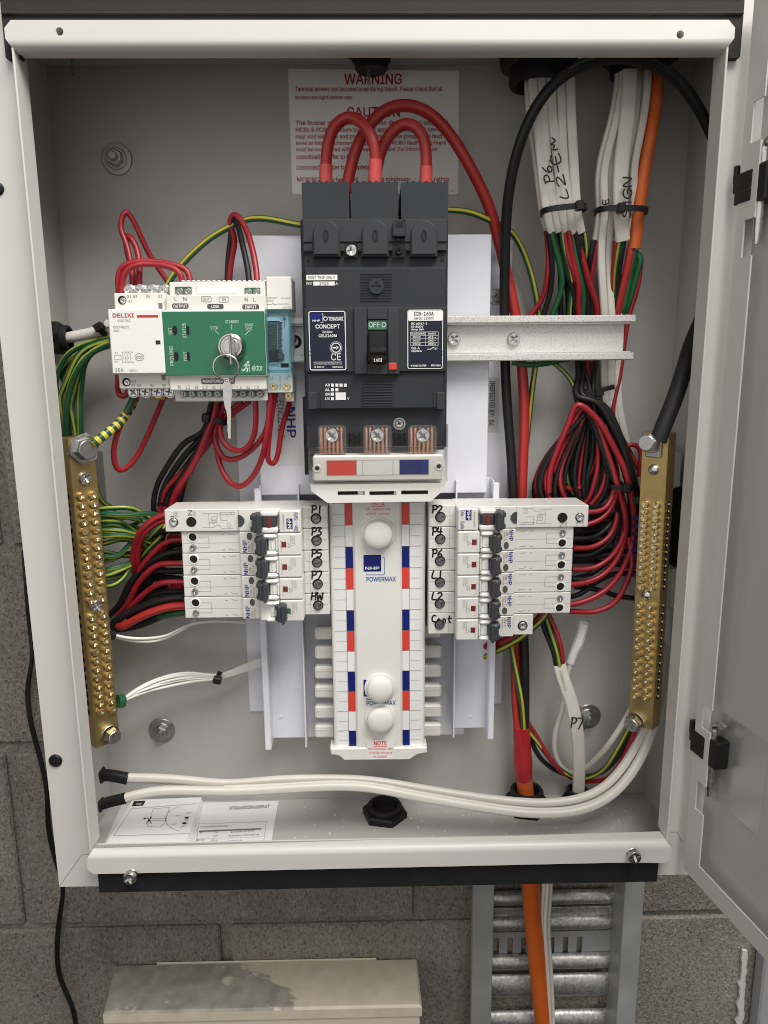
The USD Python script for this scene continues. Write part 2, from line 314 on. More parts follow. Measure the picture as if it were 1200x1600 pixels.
def flat(poly, w):                                     # printed area on the plane w
    poly = poly if hasattr(poly, 'geom_type') else Polygon(poly); out = []
    for g in getattr(poly, 'geoms', [poly]):
        if g.area > 0: a, b = trimesh.creation.triangulate_polygon(g, engine='earcut'); out.append((np.c_[a, np.full(len(a), w)], np.asarray(b)))
    V, F = J(*out); n = np.cross(V[F[:, 1]]-V[F[:, 0]], V[F[:, 2]]-V[F[:, 0]])[:, 2]; F = np.where((n < 0)[:, None], F[:, ::-1], F); return V, F
def prect(x0, y0, x1, y1, w, e=EPS): u0, u1, v0, v1 = R(x0, y0, x1, y1, w); return flat(sbox(u0, v0, u1, v1), w+e)
def prr(x0, y0, x1, y1, w, r, e=EPS): u0, u1, v0, v1 = R(x0, y0, x1, y1, w); return flat(rrect(u0, u1, v0, v1, r), w+e)
def frame(x0, y0, x1, y1, w, t, r=0, e=EPS):
    u0, u1, v0, v1 = R(x0, y0, x1, y1, w); b = rrect(u0, u1, v0, v1, r) if r else sbox(u0, v0, u1, v1)
    return flat(b.difference(b.buffer(-t)), w+e)
def pline(pts, w, t, e=EPS): return flat(LineString([at(x, y, w)[:2] for x, y in pts]).buffer(t/2, quad_segs=2), w+e)
def poval(x, y, rx, ry, w, e=EPS, t=0):
    c = at(x, y, w); a = at(x+rx, y, w)[0]-c[0]; b = c[1]-at(x, y+ry, w)[1]
    p = affinity.translate(affinity.scale(Point(0, 0).buffer(1, quad_segs=6), a, b), c[0], c[1]); return flat(p.difference(p.buffer(-t)) if t else p, w+e)
HAND = {'P': [[(.05, 0), (.12, 1)], [(.0, .95), (.5, 1), (.62, .75), (.45, .5), (.1, .48)]], '1': [[(.3, 0), (.35, 1)]], '3': [[(0, 1), (.5, 1), (.2, .6), (.5, .4), (.4, .05), (0, .05)]],
 '5': [[(.55, 1), (.1, 1), (.05, .58), (.45, .55), (.5, .2), (.3, 0), (0, .08)]], '7': [[(0, 1), (.55, 1), (.2, 0)]], 'H': [[(0, 0), (.05, 1)], [(.5, 0), (.55, 1)], [(0, .5), (.52, .55)]],
 'W': [[(0, 1), (.15, 0), (.35, .7), (.55, 0), (.75, 1)]], '2': [[(0, .85), (.2, 1), (.5, .9), (.45, .6), (0, .05), (.6, .05)]], '4': [[(.05, 1), (0, .5), (.55, .5)], [(.4, 1), (.35, 0)]],
 '6': [[(.5, 1), (.1, .55), (.05, .15), (.3, 0), (.5, .25), (.3, .45), (.08, .3)]], 'L': [[(.15, 1), (0, .05), (.5, .08)]], 'C': [[(.5, .9), (.2, .95), (0, .5), (.15, .08), (.5, .1)]],
 'o': [[(.2, .5), (.05, .25), (.2, .05), (.4, .25), (.2, .5)]], 'n': [[(.05, 0), (.08, .5)], [(.08, .38), (.3, .5), (.38, 0)]], 't': [[(.2, .9), (.22, .05), (.4, .05)], [(0, .55), (.45, .6)]],
 'S': [[(.5, .9), (.2, 1), (.05, .75), (.45, .4), (.4, .05), (0, .08)]], 'I': [[(.2, 0), (.2, 1)]], 'G': [[(.55, .85), (.25, 1), (0, .5), (.2, 0), (.55, .1), (.55, .45), (.3, .45)]],
 'N': [[(0, 0), (.05, 1), (.45, 0), (.55, 1)]], '-': [[(.05, .5), (.4, .5)]], 'E': [[(.5, 1), (0, 1), (.02, 0), (.5, 0)], [(0, .5), (.4, .5)]], 'm': [[(0, 0), (.05, .6), (.25, .3), (.35, .6), (.5, .1), (.7, .4)]], '.': [[(.1, 0), (.14, .04)]]}
WID = {'1': .5, 'I': .45, 'W': .95, '.': .35, 'm': .85, '-': .55}
def hand(s, org, xv, yv, w, thick=.0011):             # felt pen strokes; org, xv (one letter height along), yv in view pixels
    x, L = 0.0, []
    for ch in s:
        for st in HAND.get(ch, []):
            q = [at(org[0]+xv[0]*(x+a)+yv[0]*b, org[1]+xv[1]*(x+a)+yv[1]*b, w)[:2] for a, b in st]
            L.append(LineString(path(np.c_[q, np.zeros(len(q))], 4)[:, :2]).buffer(thick/2, quad_segs=2))
        x += WID.get(ch, .75)
    return flat(union_all(L), w+EPS*1.5)

# ---------------------------------------------------------------- fasteners
def cross(c, r, t, rot=0):
    a = sbox(-r, -t/2, r, t/2).union(sbox(-t/2, -r, t/2, r)); return affinity.translate(affinity.rotate(a, rot, origin=(0, 0)), c[0], c[1])
def pan_screw(c, r, h=.0016, rot=20, n=16):           # head with a real cross recess
    c = np.asarray(c); p = Point(c[0], c[1]).buffer(r*.86, quad_segs=max(3, n//4)).difference(cross(c, r*.70, r*.36, rot))
    return J(lathe(c, [(r, 0), (r, h*.45), (r*.86, h*.8)], n), prism(p, c[2]+h*.02, c[2]+h), lathe(c, [(r*.80, h*.78), (r*.1, h*.04), (0, h*.02)], 12))
def slot_screw(c, r, h=.0016, rot=0, n=12):
    c = np.asarray(c); p = Point(c[0], c[1]).buffer(r*.82, quad_segs=max(3, n//4)).difference(affinity.translate(affinity.rotate(sbox(-r, -r*.19, r, r*.19), rot, origin=(0, 0)), c[0], c[1]))
    return J(lathe(c, [(r, 0), (r, h*.5), (r*.82, h*.97)], n), prism(p, c[2]+h*.02, c[2]+h*1.02), lathe(c, [(r*.78, h*.72), (r*.1, h*.04), (0, h*.02)], 12))
def hexnut(c, r, h, rot=0, axis='w'): return lathe(c, [(r, 0), (r, h*.75), (r*.86, h), (0, h)], 6, axis, rot)
def washer(c, r, h=.0015, n=24): return lathe(c, [(r, 0), (r, h*.6), (r-.0006, h), (0, h)], n)

# ================================================================ the wall of concrete blocks behind
wall = thing('block_wall', 'grey concrete block wall behind and below the open cabinet', 'wall', (0, -.62, -.08))
part(wall, 'mortar', cbox(-.75, .75, -1.15, .62, -.12, -.0285, .0005), 'mortar')
rows = [(-.0736, -.155), (.126, .06), (.326, -.155), (.526, .06), (-.2778, .04), (-.4762, -.1623), (-.6784, .0454), (-.88, -.16), (-1.08, .0454)]
for vt, uj in rows:                              # vt: joint above... each course sits below the joint line vt
    k = 0
    for i in range(-3, 4):
        u0, u1 = uj+.403*i+.0055, uj+.403*(i+1)-.0055
        if u1 < -.72 or u0 > .72: continue
        m = cbox(max(u0, -.75), min(u1, .75), vt-.1985, vt-.0065, -.11, -.0235-random.uniform(0, .0012), .0022)
        part(wall, 'concrete_block', m, 'block_'+random.choice('abc'))

# ================================================================ the cabinet
CW, CV, FD = .2575, .322, .1045
cab = thing('switchboard_cabinet', 'large light grey sheet metal switchboard cabinet with its door swung open', 'electrical cabinet', (0, -CV, 0))
part(cab, 'back_panel', cbox(-CW-.006, CW+.006, -CV-.0015, CV+.0015, -.021, 0, .0005), 'cabinet_paint')
part(cab, 'side_wall', cbox(-CW-.0015, -CW, -CV, CV, .0002, FD-.003, .0003), 'cabinet_paint')
part(cab, 'side_wall', cbox(CW, CW+.0015, -CV, CV, .0002, FD-.003, .0003), 'cabinet_paint')
part(cab, 'top_wall', cbox(-CW-.0015, CW+.0015, CV, CV+.0015, .0002, FD-.003, .0003), 'cabinet_paint')
part(cab, 'floor_plate', cbox(-CW-.0015, CW+.0015, -CV-.0015, -CV, .0002, FD-.003, .0003), 'cabinet_paint')
SO = .2640             # outer edge of the front frame
stile = lambda s: sbox(*((s*SO, -.3305, s*.2312, .3225) if s > 0 else (-SO, -.3305, -.2312, .3225)))
for s in (-1, 1):
    p = stile(s)
    if s < 0: p = p.difference(Point(*at(86, 1188, FD)[:2]).buffer(.0035))
    part(cab, 'front_stile', prism(p, FD-.0015, FD), 'rim_paint')
    # rain lip: a flange turned forward along the opening
    u0, u1 = (s*.2312, s*.2298)
    part(cab, 'opening_lip', cbox(min(u0, u1), max(u0, u1), -.2895, .2885, FD-.006, .1168, .0004), 'rim_paint')
part(cab, 'front_rail', prism(sbox(-SO, .2895, SO, .3225), FD-.0017, FD-.0002), 'rim_paint')
part(cab, 'front_rail', prism(sbox(-SO, -.3305, SO, -.2925), FD-.0017, FD-.0002), 'rim_paint')
# mitred seams at the foot of the frame
for s, sx in ((-1, ((92, 1386), (128, 1335), (142, 1335))), (1, ((1066, 1316), (1058, 1300), (1044, 1300)))):
    part(cab, 'weld_seam', pline(sx, FD, .0005), 'seam')
def rim(v0, v1, sgn, hole_px):
    """Rolled edge: profile in v, w swept along u, its ends clipped at the outer corners; round screw holes."""
    import manifold3d as m3
    uw = .2335; h = v1-v0; w0, w1 = FD+.0004, .1185
    out = Polygon([(-uw, v0+.006), (-uw, v1-.0045), (-uw+.0045, v1), (uw-.0045, v1), (uw, v1-.0045), (uw, v0+.006), (uw-.004, v0), (-uw+.004, v0)]) if sgn > 0 else \
          Polygon([(-uw, v1-.006), (-uw, v0+.0045), (-uw+.0045, v0), (uw-.0045, v0), (uw, v0+.0045), (uw, v1-.006), (uw-.004, v1), (-uw+.004, v1)])
    for x, y, r in hole_px: out = out.difference(Point(*at(x, y, w1)[:2]).buffer(r))
    a = prism(out, w0, w1)
    mk = lambda m: m3.Manifold(m3.Mesh(vert_properties=np.asarray(m[0], np.float32), tri_verts=np.asarray(m[1], np.uint32)))
    r = .0055; prof = []                       # rounded inner front edge
    vi = v0 if sgn > 0 else v1; vo = v1 if sgn > 0 else v0
    for t in np.linspace(0, math.pi/2, 7): prof.append((w1-r+r*math.cos(t), vi+sgn*(r-r*math.sin(t))))
    prof = [(w1, vo)]+prof+[(w0, vi), (w0, vo)]
    q = m3.CrossSection([np.array(prof if Polygon(prof).exterior.is_ccw else prof[::-1], float)])
    b = q.extrude(2*uw+.02); mm = b.to_mesh(); bv = np.asarray(mm.vert_properties)[:, :3]; bm = (np.c_[bv[:, 2]-uw-.01, bv[:, 1], bv[:, 0]], np.asarray(mm.tri_verts))
    res = mk(tm(trimesh.Trimesh(a[0], a[1]))) ^ mk(bm); g = res.to_mesh()
    return (np.asarray(g.vert_properties)[:, :3].astype(float), np.asarray(g.tri_verts))
part(cab, 'top_rim', rim(.2856, .3022, 1, [(93, 49, .0024), (1063, 54, .0024)]), 'rim_paint', smooth=35)
part(cab, 'bottom_rim', rim(-.3085, -.2895, -1, []), 'rim_paint', smooth=35)
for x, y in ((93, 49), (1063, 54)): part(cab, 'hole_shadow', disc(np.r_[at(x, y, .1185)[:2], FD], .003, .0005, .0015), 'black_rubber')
g = prism(union_all([rrect(-.2385, .2425, .2895, .3235, .002), rrect(-.2385, -.2285, .2835, .2995, .001), rrect(.2325, .2425, .2835, .2995, .001)]), FD+.0001, FD+.0052)
part(cab, 'gasket', J(g, cbox(-.238, .242, .3085, .3105, FD+.005, FD+.0072, .0006), cbox(-.238, .242, .3195, .3222, FD+.005, FD+.0066, .0006)), 'foam')
part(cab, 'gasket', J(cbox(-.2285, .2265, -.3305, -.2950, FD+.0001, FD+.0085, .001)), 'black_rubber')
for x, y in ((206, 1366), (988, 1333)):
    c = at(x, y, .1185); part(cab, 'rim_screw', J(lathe(c, [(.0024, -.004), (.0024, .0035)], 12), moved(pan_screw(c, .0054, .0034, 20, 20), (0, 0, .0032)), ring(c, .001, .0048, 0, .0009)), 'zinc', smooth=40)
c = at(87, 1188, FD); part(cab, 'blanking_plug', J(disc(c, .0052, 0, .0018, 24, .0008), cbox(c[0]-.0042, c[0]+.0042, c[1]-.0006, c[1]+.0006, c[2]+.0015, c[2]+.0026, .0003)), 'black_plastic', smooth=40)
c = at(-3, 295, FD); part(cab, 'blanking_plug', disc(c, .0042, 0, .002, 24, .0009), 'black_plastic', smooth=40)
for x, y in ((183, 249), (253, 1141), (918, 1119), (868, 205)):      # fixing bolts through the back
    c = at(x, y, 0); wsh = part(cab, 'fixing_washer', J(washer(c, .0125, .0016), washer(c+[0, 0, .0016], .0085, .0012)), 'zinc_dull', smooth=35)
    part(wsh, 'bolt_head', hexnut(c+[.0, 0, .0026], .0068, .0048, random.random()), 'zinc_dull')
    part(wsh, 'bolt_thread', lathe(c+[0, 0, .0074], [(.0034, 0), (.0034, .004), (.0028, .005), (0, .005)], 12), 'zinc_dull', smooth=40)
part(cab, 'stud', lathe(at(114, 103, .02)-[0, .0, 0], [(.0014, -.006), (.0014, .005), (0, .005)], 10, 'v'), 'zinc_dull', smooth=40)
part(cab, 'stud', lathe(np.r_[atv(208, 1208, -.3)], [(.0018, -.002), (.0018, .004), (0, .005)], 10, 'v'), 'zinc_dull', smooth=40)

# ---- the door, swung out to the right: a pan with an inward lip all round
BETA = math.radians(79.5)
dt = np.array([math.cos(BETA), 0, math.sin(BETA)]); dn = np.array([-math.sin(BETA), 0, math.cos(BETA)])
P0 = at(1068, 1358, .118); P0[1] = 0
def dmap(m): v = np.asarray(m[0]); return (P0+np.outer(v[:, 0], dt)+np.c_[np.zeros(len(v)), v[:, 1], np.zeros(len(v))]+np.outer(v[:, 2], dn), m[1])
def onlip(x, y, n=0.0):        # view point -> (s, v) on the door's lip plane shifted by n
    d = FW*FPX+RT*(x-600)-UP*(y-800); d = np.array([d[0], d[2], -d[1]]); c = np.array([CAM[0], CAM[2], -CAM[1]])
    t = ((P0+dn*n-c) @ dn)/(d @ dn); p = c+d*t-P0; return float(p @ dt), float(p[1])
vb = onlip(1068, 1358)[1]; VT = .318; DL = .47; LW = .0175
door = part(cab, 'door', dmap(cbox(0, DL, vb, VT, -.0140, -.0125, .0004)), 'cabinet_paint')
cuts = [onlip(*q)[1] for q in ((1164, 226), (1182, 238), (1182, 320), (1149, 345), (1149, 400), (1166, 410))]
def lipside():
    a = Polygon([(0, vb), (LW, vb+LW*.9), (LW, VT), (0, VT)])
    # hinge notches: the lip is cut back and stands proud again where the hinge sits
    for y0, y1 in ((168, 230), (345, 402)): a = a.difference(sbox(LW*.45, onlip(1160, y1)[1], 1, onlip(1160, y0)[1]))
    for y0, y1 in ((1092, 1128), (1215, 1262)): a = a.difference(sbox(LW*.42, onlip(1085, y1)[1], 1, onlip(1085, y0)[1]))
    return a
part(door, 'door_lip', dmap(prism(lipside(), -.0012, 0)), 'rim_paint')
part(door, 'door_lip', dmap(prism(Polygon([(.0002, vb), (DL, vb), (DL, vb+LW*.9), (LW+.0002, vb+LW*.9)]), -.0012, 0)), 'rim_paint')
part(door, 'door_lip', dmap(prism(sbox(LW+.0002, VT-LW, DL, VT), -.0012, 0)), 'rim_paint')
part(door, 'door_edge', dmap(cbox(0, .0012, vb, VT, -.0130, -.0011, .0002)), 'rim_paint')
part(door, 'door_edge', dmap(cbox(.0013, DL, vb, vb+.0012, -.0123, -.0013, .0002)), 'rim_paint')
for y0, y1, cx in ((262, 320, 1166), (1148, 1193, 1100)):
    va, vz = onlip(cx, y1)[1], onlip(cx, y0)[1]; vm = (va+vz)/2
    part(door, 'hinge_block', dmap(J(cbox(.0135, .0250, va, vz, -.0122, -.0004, .001), cbox(-.004, .0125, va+.002, va+.010, -.006, .0005, .0006), cbox(-.006, .0125, vm-.002, vz-.002, -.006, .0005, .0006), cbox(-.0065, -.0030, vm+.004, vz+.004, -.006, .0007, .0006))), 'black_plastic')
    pin = [(.022, va-.022, .003), (.022, va-.012, .003), (.022, va, .003)]
    part(door, 'hinge_pin', dmap(J(lathe((.0165, 0, -.004), [(0, va-.026), (.0018, va-.026), (.0030, va-.017), (.0030, vz+.006)], 14, 'v'), tube([(.0165, vz+.005, -.004), (.0165, vz+.010, -.004), (.020, vz+.0135, -.004), (.030, vz+.0135, -.004)], .0029, 12))), 'zinc', smooth=50)
part(door, 'document_pocket', dmap(cbox(.014, .062, onlip(1120, 1250, -.012)[1], onlip(1120, 1105, -.012)[1], -.0123, -.0117, .0003)), 'clear_film')

# ================================================================ cable glands
def gland(label, c, r, axis, sgn, hole=True, group=None, n=6, hs=1.0):
    """Hex locknut against the sheet (c on the sheet, sgn the way into the cabinet), a threaded collar with an open bore."""
    t = thing('cable_gland', label, 'cable gland', c, group)
    f = lambda prof, k, rot=0: lathe(c, [(a, b*sgn*hs) for a, b in prof], k, axis, rot)
    fix = lambda m: (m[0], m[1][:, ::-1]) if sgn < 0 else m
    part(t, 'locknut', fix(f([(r*.72, 0), (r*1.06, 0), (r*1.06, .006), (r*.98, .0085), (r*.74, .0085)], n, .3)), 'black_plastic')
    part(t, 'collar', fix(f([(r*.72, .0002), (r*.80, .0002), (r*.80, .0125), (r*.76, .0135), (r*.60, .0135), (r*.58, .001)], 28)), 'black_rubber', smooth=40)
    if hole: part(t, 'bore', fix(f([(r*.6, .004), (0, .004)], 20)), 'dark_hole')
    return t
c = np.array([at(580, 80, .032)[0], CV, .032])
gt = gland('black hexagonal gland in the roof above the warning notice, bare stub below it', c, .0185, 'v', -1, hs=.75)
part(gt, 'stem', lathe(c, [(.0125, -.008), (.0125, -.0150), (.0112, -.0165), (0, -.0165)][::-1], 28, 'v'), 'black_rubber', smooth=40)
part(gt, 'wire_stub', lathe(c+[-.002, 0, 0], [(0, -.026), (.0012, -.026), (.0012, -.016)], 8, 'v'), 'zinc', smooth=40)
G1 = np.array([at(845, 95, .036)[0]-.002, CV, .036]); gland('black cable gland in the roof around the left bundle of white cables', G1, .027, 'v', -1, hs=2.1)
G2 = np.array([at(1000, 95, .036)[0], CV, .036]); gland('black cable gland in the roof around the white and orange cables', G2, .027, 'v', -1, hs=1.6)
gland('black cable gland in the left wall holding the stubby white conduit', np.array([-CW, at(98, 528, .035)[1], .035]), .0125, 'u', 1)
gf = atv(601, 1262, -CV); gland('empty black hexagonal cable gland in the middle of the cabinet floor', np.array([at(601, 1262, .028)[0], -CV, .028]), .0200, 'v', 1, hs=.8)
gf = atv(822, 1240, -CV); GO = np.array([at(823, 1240, .022)[0], -CV, .022]); gland('black cable gland in the floor around the orange cable', GO, .0192, 'v', 1, hs=1.5)
gf = atv(902, 1240, -CV); GP = np.array([at(902, 1240, .018)[0], -CV, .018]); gland('small black cable gland in the floor around the flat white cable marked P7', GP, .0128, 'v', 1, hs=1.25)

# ================================================================ white chassis tray
tray = thing('chassis_tray', 'white folded metal chassis tray carrying the isolator and the busbar chassis', 'mounting tray', at(585, 1150, 0))
u0, u1, v0, v1 = R(400, 367, 764, 772, .034)
part(tray, 'top_hat_plate', cbox(u0, u1, v0, v1, .0325, .034, .0005), 'tray_paint')
part(tray, 'top_hat_web', cbox(u0, u0+.0012, v0, v1, .004, .0324, .0002), 'tray_paint')
part(tray, 'top_hat_web', cbox(u1-.0012, u1, v0, v1, .004, .0324, .0002), 'tray_paint')
fl = R(374, 379, 402, 1112, .004); part(tray, 'side_flange', cbox(fl[0], u0+.006, fl[2], fl[3], .0005, .0038, .0004), 'tray_paint')
fr = R(760, 374, 792, 1100, .004); part(tray, 'side_flange', cbox(u1-.006, fr[1], fr[2], fr[3], .0005, .0038, .0004), 'tray_paint')
part(tray, 'base_plate', cbox(u0+.013, u1-.013, at(585, 1150, .012)[1], v1-.02, .0105, .012, .0005), 'tray_paint')
for xo, xi, yt, yb in ((413, 473, 757, 1163), (768, 710, 752, 1152)):
    a, b = at(xo, 960, .040)[0], at(xi, 960, .040)[0]; lo, hi = min(a, b), max(a, b); vt, vz = at(600, yt, .04)[1], at(600, yb, .04)[1]
    part(tray, 'mounting_channel', J(cbox(lo, hi, vz, vt, .024, .0255, .0003), cbox(lo, lo+.0013, vz-.002, vt, .0257, .040, .0003), cbox(hi-.0013, hi, vz-.002, vt, .0257, .040, .0003)), 'tray_paint')
    o = lo if xo < 600 else hi-.0045
    part(tray, 'channel_tab', cbox(o-.004 if xo < 600 else o+.0035, o+.0015 if xo < 600 else o+.0085, vz-.003, vt-.002, .0385, .0415, .0006), 'tray_paint')
    for yy in (1045, 1120):
        part(tray, 'dimple', disc(at((xo+xi)/2-4, yy, .0255), .0018, -.0003, .0006, 10), 'tray_paint', smooth=60)
c = at(775, 463, .004); part(tray, 'flange_screw', J(ring(c, .002, .0068, 0, .0012), pan_screw(c+[0, 0, .0012], .0042, .003, 10, 20)), 'zinc', smooth=40)
k = single('inspection_sticker', 'silver INSPECTED BY sticker on the right flange of the white tray', 'sticker', prect(763, 590, 779, 676, .0038), 'sticker_silver')
part(k, 'lettering', txt('INSPECTED BY:  86', 765, 595, 773, 665, .0038+EPS, -90, True), 'print_black')
k = single('serial_sticker', 'pale serial number sticker beside the timer on the white tray', 'sticker', prect(431, 618, 470, 728, .034), 'paper_shade')
part(k, 'lettering', txt('ECNC2241  5', 434, 626, 444, 684, .034+EPS, -90), 'print_black')
part(k, 'brand_mark', txt('NHP', 448, 636, 462, 684, .034+EPS, -90, True), 'print_blue')

# ================================================================ warning notice on the back
wn = thing('warning_notice', 'off-white warning notice with dark red lettering stuck high on the back panel', 'notice', at(584, 305, 0))
q = [at(*p, 0)[:2] for p in ((450, 108), (717, 111), (716, 304), (457, 304))]
part(wn, 'sheet', J(flat(Polygon(q).buffer(-.0015).buffer(.0015, quad_segs=3), .0005)), 'warning_paper')
L = [('WARNING', 538, 115, 628, 132, 1), ('Terminal screws can become loose during transit. Please check that all', 461, 135, 691, 145, 0), ('screws are tight before use.', 461, 148.5, 551, 157, 0), ('CAUTION', 542, 167, 625, 183, 1),
 ('The Busbar chassis assembly was designed for only NHP', 462, 188, 700, 197, 0), ('MCBs & RCBOs. Failure to fit only approved protective devices', 462, 199, 697, 207.5, 0), ('may void warranty and proves a hazard. If the prospective fault', 462, 209.5, 691, 218, 0),
 ('level at this switchboard is higher, MCB/RCBO fault rating there', 462.5, 220, 697, 228, 0), ('must be coordinated with upstream protection. For information on', 462.5, 230, 683, 238, 0), ('coordination refer to NHP.', 463, 241, 560, 249, 0),
 ('Licenced installer to complete', 463.5, 257.5, 578, 267, 1), ('MCB/RCBO to be fitted          with minimum          kA rating', 464, 276.5, 701, 285, 0)]
part(wn, 'lettering', J(*[txt(s, a, b, c, d, .0005, 0, True) for s, a, b, c, d, k in L]), 'warning_red')
part(wn, 'issue_mark', txt('V2', 703, 296, 709, 300, .0005), 'print_grey')

# ================================================================ DIN rail
dr = thing('mounting_rail', 'speckled galvanised top-hat rail running behind the isolator', 'rail', at(725, 530, .034))
ra, rb = at(452, 530, .05)[0], at(992, 530, .05)[0]; vt, vb_ = at(850, 493, .05)[1], at(850, 563, .05)[1]; rh = vt-vb_
lipT, lipB = rh*.155, rh*.16
def bar(v0, v1, w0, w1, c=.0004, a=ra, b=rb): return cbox(a, b, v0, v1, w0, w1, c)
part(dr, 'upper_flange', J(bar(vt-lipT, vt, .0488, .0502, .0006), bar(vt-.0012, vt+.0002, .0465, .0488)), 'galvanised')
part(dr, 'lower_flange', J(bar(vb_, vb_+lipB, .0488, .0502, .0006), bar(vb_-.0002, vb_+.0012, .0465, .0488)), 'galvanised')
part(dr, 'web', J(bar(vb_+lipB-.001, vt-lipT+.001, .0405, .0418, .0003, ra, rb-.006), bar(vt-lipT-.0012, vt-lipT, .0419, .0487, .0002, ra, rb-.003), bar(vb_+lipB, vb_+lipB+.0012, .0419, .0487, .0002, ra, rb-.003)), 'galvanised')
for x in (709, 802): part(dr, 'rail_screw', moved(pan_screw(at(x, 530, .0418), .0052, .0034, 45, 20), (0, 0, 0)), 'zinc', smooth=40)
c = at(461, 534, .0418); part(dr, 'slot', disc(c, .0052, -.0002, .0005, 20), 'dark_hole'); part(dr, 'rail_screw', slot_screw(c, .0035, .002, 60), 'zinc_dull', smooth=40)

# ================================================================ main isolator (three pole, charcoal)
B = .034; iso = thing('main_isolator', 'charcoal three pole main isolator with its toggle at OFF', 'isolator switch', at(586, 740, B))
part(iso, 'body', J(pbox(474, 342, 699, 700, B, .0780, .0012)), 'charcoal')
for i, (x0, x1) in enumerate(((472, 545.5), (549, 622), (626.5, 700.5))):
    u0, u1, v0, v1 = R(x0, 285, x1, 343, .083)
    pts = [(u0, v0), (u1, v0)]; nt = 7; pts_top = []
    for k in range(nt*2+1):
        u = u1-(u1-u0)*(k+.5)/(nt*2+1.0); pts_top += [(u+.0007, v1+(.0012 if k % 2 else 0)), (u-.0007, v1+(.0012 if k % 2 == 0 else 0))]
    tc = part(iso, 'terminal_cover', J(prism(Polygon(pts+[(u1, v1)]+pts_top[1:-1]+[(u0, v1)]), .079, .083), cbox(u0, u1, v0, v1-.001, B, .0789, .0006)), 'charcoal_sheen')
a = R(472, 342, 700, 398, .0845)
sl = lambda x0, x1, y0, y1, w: pbox(x0, y0, x1, y1, w-.012, w, .0006)
part(iso, 'shoulder_plate', J(pbox(472.5, 341, 618, 379, .07, .0835, .0008), pbox(631, 341, 699.5, 379, .07, .0835, .0008), pbox(473, 374, 699, 393, .07, .0824, .0008), pbox(618, 372, 631, 377, .07, .0832, .0004)), 'charcoal_light')
for x in (509.5, 586, 662.5):
    c = at(x, 366, .086); hw = at(x+19, 366, .086)[0]-c[0]; vb2 = at(x, 397.5, .086)[1]
    o = lambda k: union_all([Point(c[0], c[1]).buffer(hw*k, quad_segs=8), sbox(c[0]-hw*k, vb2-.0012*(k-1)*10, c[0]+hw*k, c[1])])
    cap = part(iso, 'terminal_cap', J(bevprism(o(1.13), .0790, .0850, .0008), prism(o(.98), .0850, .0872)), 'charcoal_light')
    e = affinity.translate(affinity.scale(Point(0, 0).buffer(1, quad_segs=6), .0019, .0042), c[0], c[1]-.0012)
    part(cap, 'key_slot', J(prism(e.difference(affinity.scale(e, .35, .75)), .0872, .0877)), 'black_plastic')
cl = part(iso, 'latch', J(pbox(613, 347, 634, 370, .082, .0865, .0008), pbox(616, 342, 631.5, 348, .0826, .0850, .0004)), 'charcoal')
part(cl, 'latch_window', prect(619, 346, 630, 354.5, .0866), 'dark_hole')
for x, y, scr in ((549, 389, 1), (623.5, 389, 0)):
    part(iso, 'screw_recess', prect(x-10.5, y-12, x+10.5, y+13, .0823), 'dark_hole')
    part(iso, 'cover_screw', moved(pan_screw(at(x, y+3, .0823), .0042 if scr else .0026, .0014, 10, 18), (0, 0, .0002)), 'zinc' if scr else 'black_plastic', smooth=40)
part(iso, 'upper_step', J(pbox(474.5, 388, 698.5, 422, .07, .0790, .0006)), 'charcoal')
for x, y in ((482, 408), (691, 407)): part(iso, 'seal_hole', poval(x, y, 3, 3, .0790), 'dark_hole')
part(iso, 'upper_plate', J(pbox(475, 417, 698.5, 484, .07, .0855, .0014)), 'charcoal')
part(iso, 'lower_plate', J(pbox(479, 578, 695, 640, .07, .0855, .0014), pbox(480, 638, 695, 704, .06, .0775, .001)), 'charcoal')
part(iso, 'label_band', J(pbox(476, 480.5, 699, 581.5, .08, .0880, .0008)), 'charcoal')
part(iso, 'toggle_housing', J(pbox(553, 480, 574, 585, .085, .0905, .0007), pbox(605.5, 480, 624, 585, .085, .0905, .0007), pbox(574, 480, 605.5, 499, .085, .0905, .0004), pbox(574, 568, 605.5, 585, .085, .0905, .0004)), 'charcoal_light')
part(iso, 'toggle_slot', prect(573, 498, 606.5, 569, .0881), 'dark_hole')
sg = part(iso, 'off_window', pbox(575, 500, 604.8, 515, .0882, .0890, .0002), 'off_green'); part(sg, 'lettering', txt('OFF O', 576.3, 503, 602.5, 511.5, .0890), 'print_pale')
c = R(574.8, 541, 605, 567.5, .099)
tg = part(iso, 'toggle', J(cbox(*R(575.5, 518, 604.3, 552, .092), .0883, .0925, .001), cbox(*c, .0885, .0985, .0022), cbox(c[0]+.0004, c[1]-.0004, c[2]+.006, c[2]+.0105, .097, .1012, .0016)), 'black_plastic')
part(tg, 'lettering', txt('160I', 584, 560, 597, 565, .0986, 0, True), 'print_white')
part(iso, 'trip_button', pbox(607, 567, 620, 578.5, .089, .0918, .0006), 'button_red')
for x0, y0, x1, y1, s in ((563, 427, 612.5, 473, 0), (565.5, 595, 613.5, 635, 0)):
    ps = [pbox(x0, y, x1, y+1.5, .085, .0861, .0002) for y in np.arange(y0, y1, 4.2) if not (s == 0 and y0 == 427 and False)]
    part(iso, 'grip_ribs', J(*ps), 'charcoal')
c = at(588, 448, .0856); part(iso, 'cover_bolt', J(prism(Point(c[0], c[1]).buffer(.0052, quad_segs=6).difference(cross(c, .0034, .0016)), .0856, .0876), disc(c, .0048, -.0002, .0010), ring(c, .0052, .0058, 0, .0009)), 'charcoal_sheen')
for x0, x1 in ((481, 495), (682, 695)): part(iso, 'side_clip', pbox(x0, 613, x1, 640, .08, .0868, .0006), 'charcoal_light')
for x in (500.5, 677): part(iso, 'clip_groove', prect(x-.7, 614, x+.7, 640, .0856), 'dark_hole')
WL = .0881
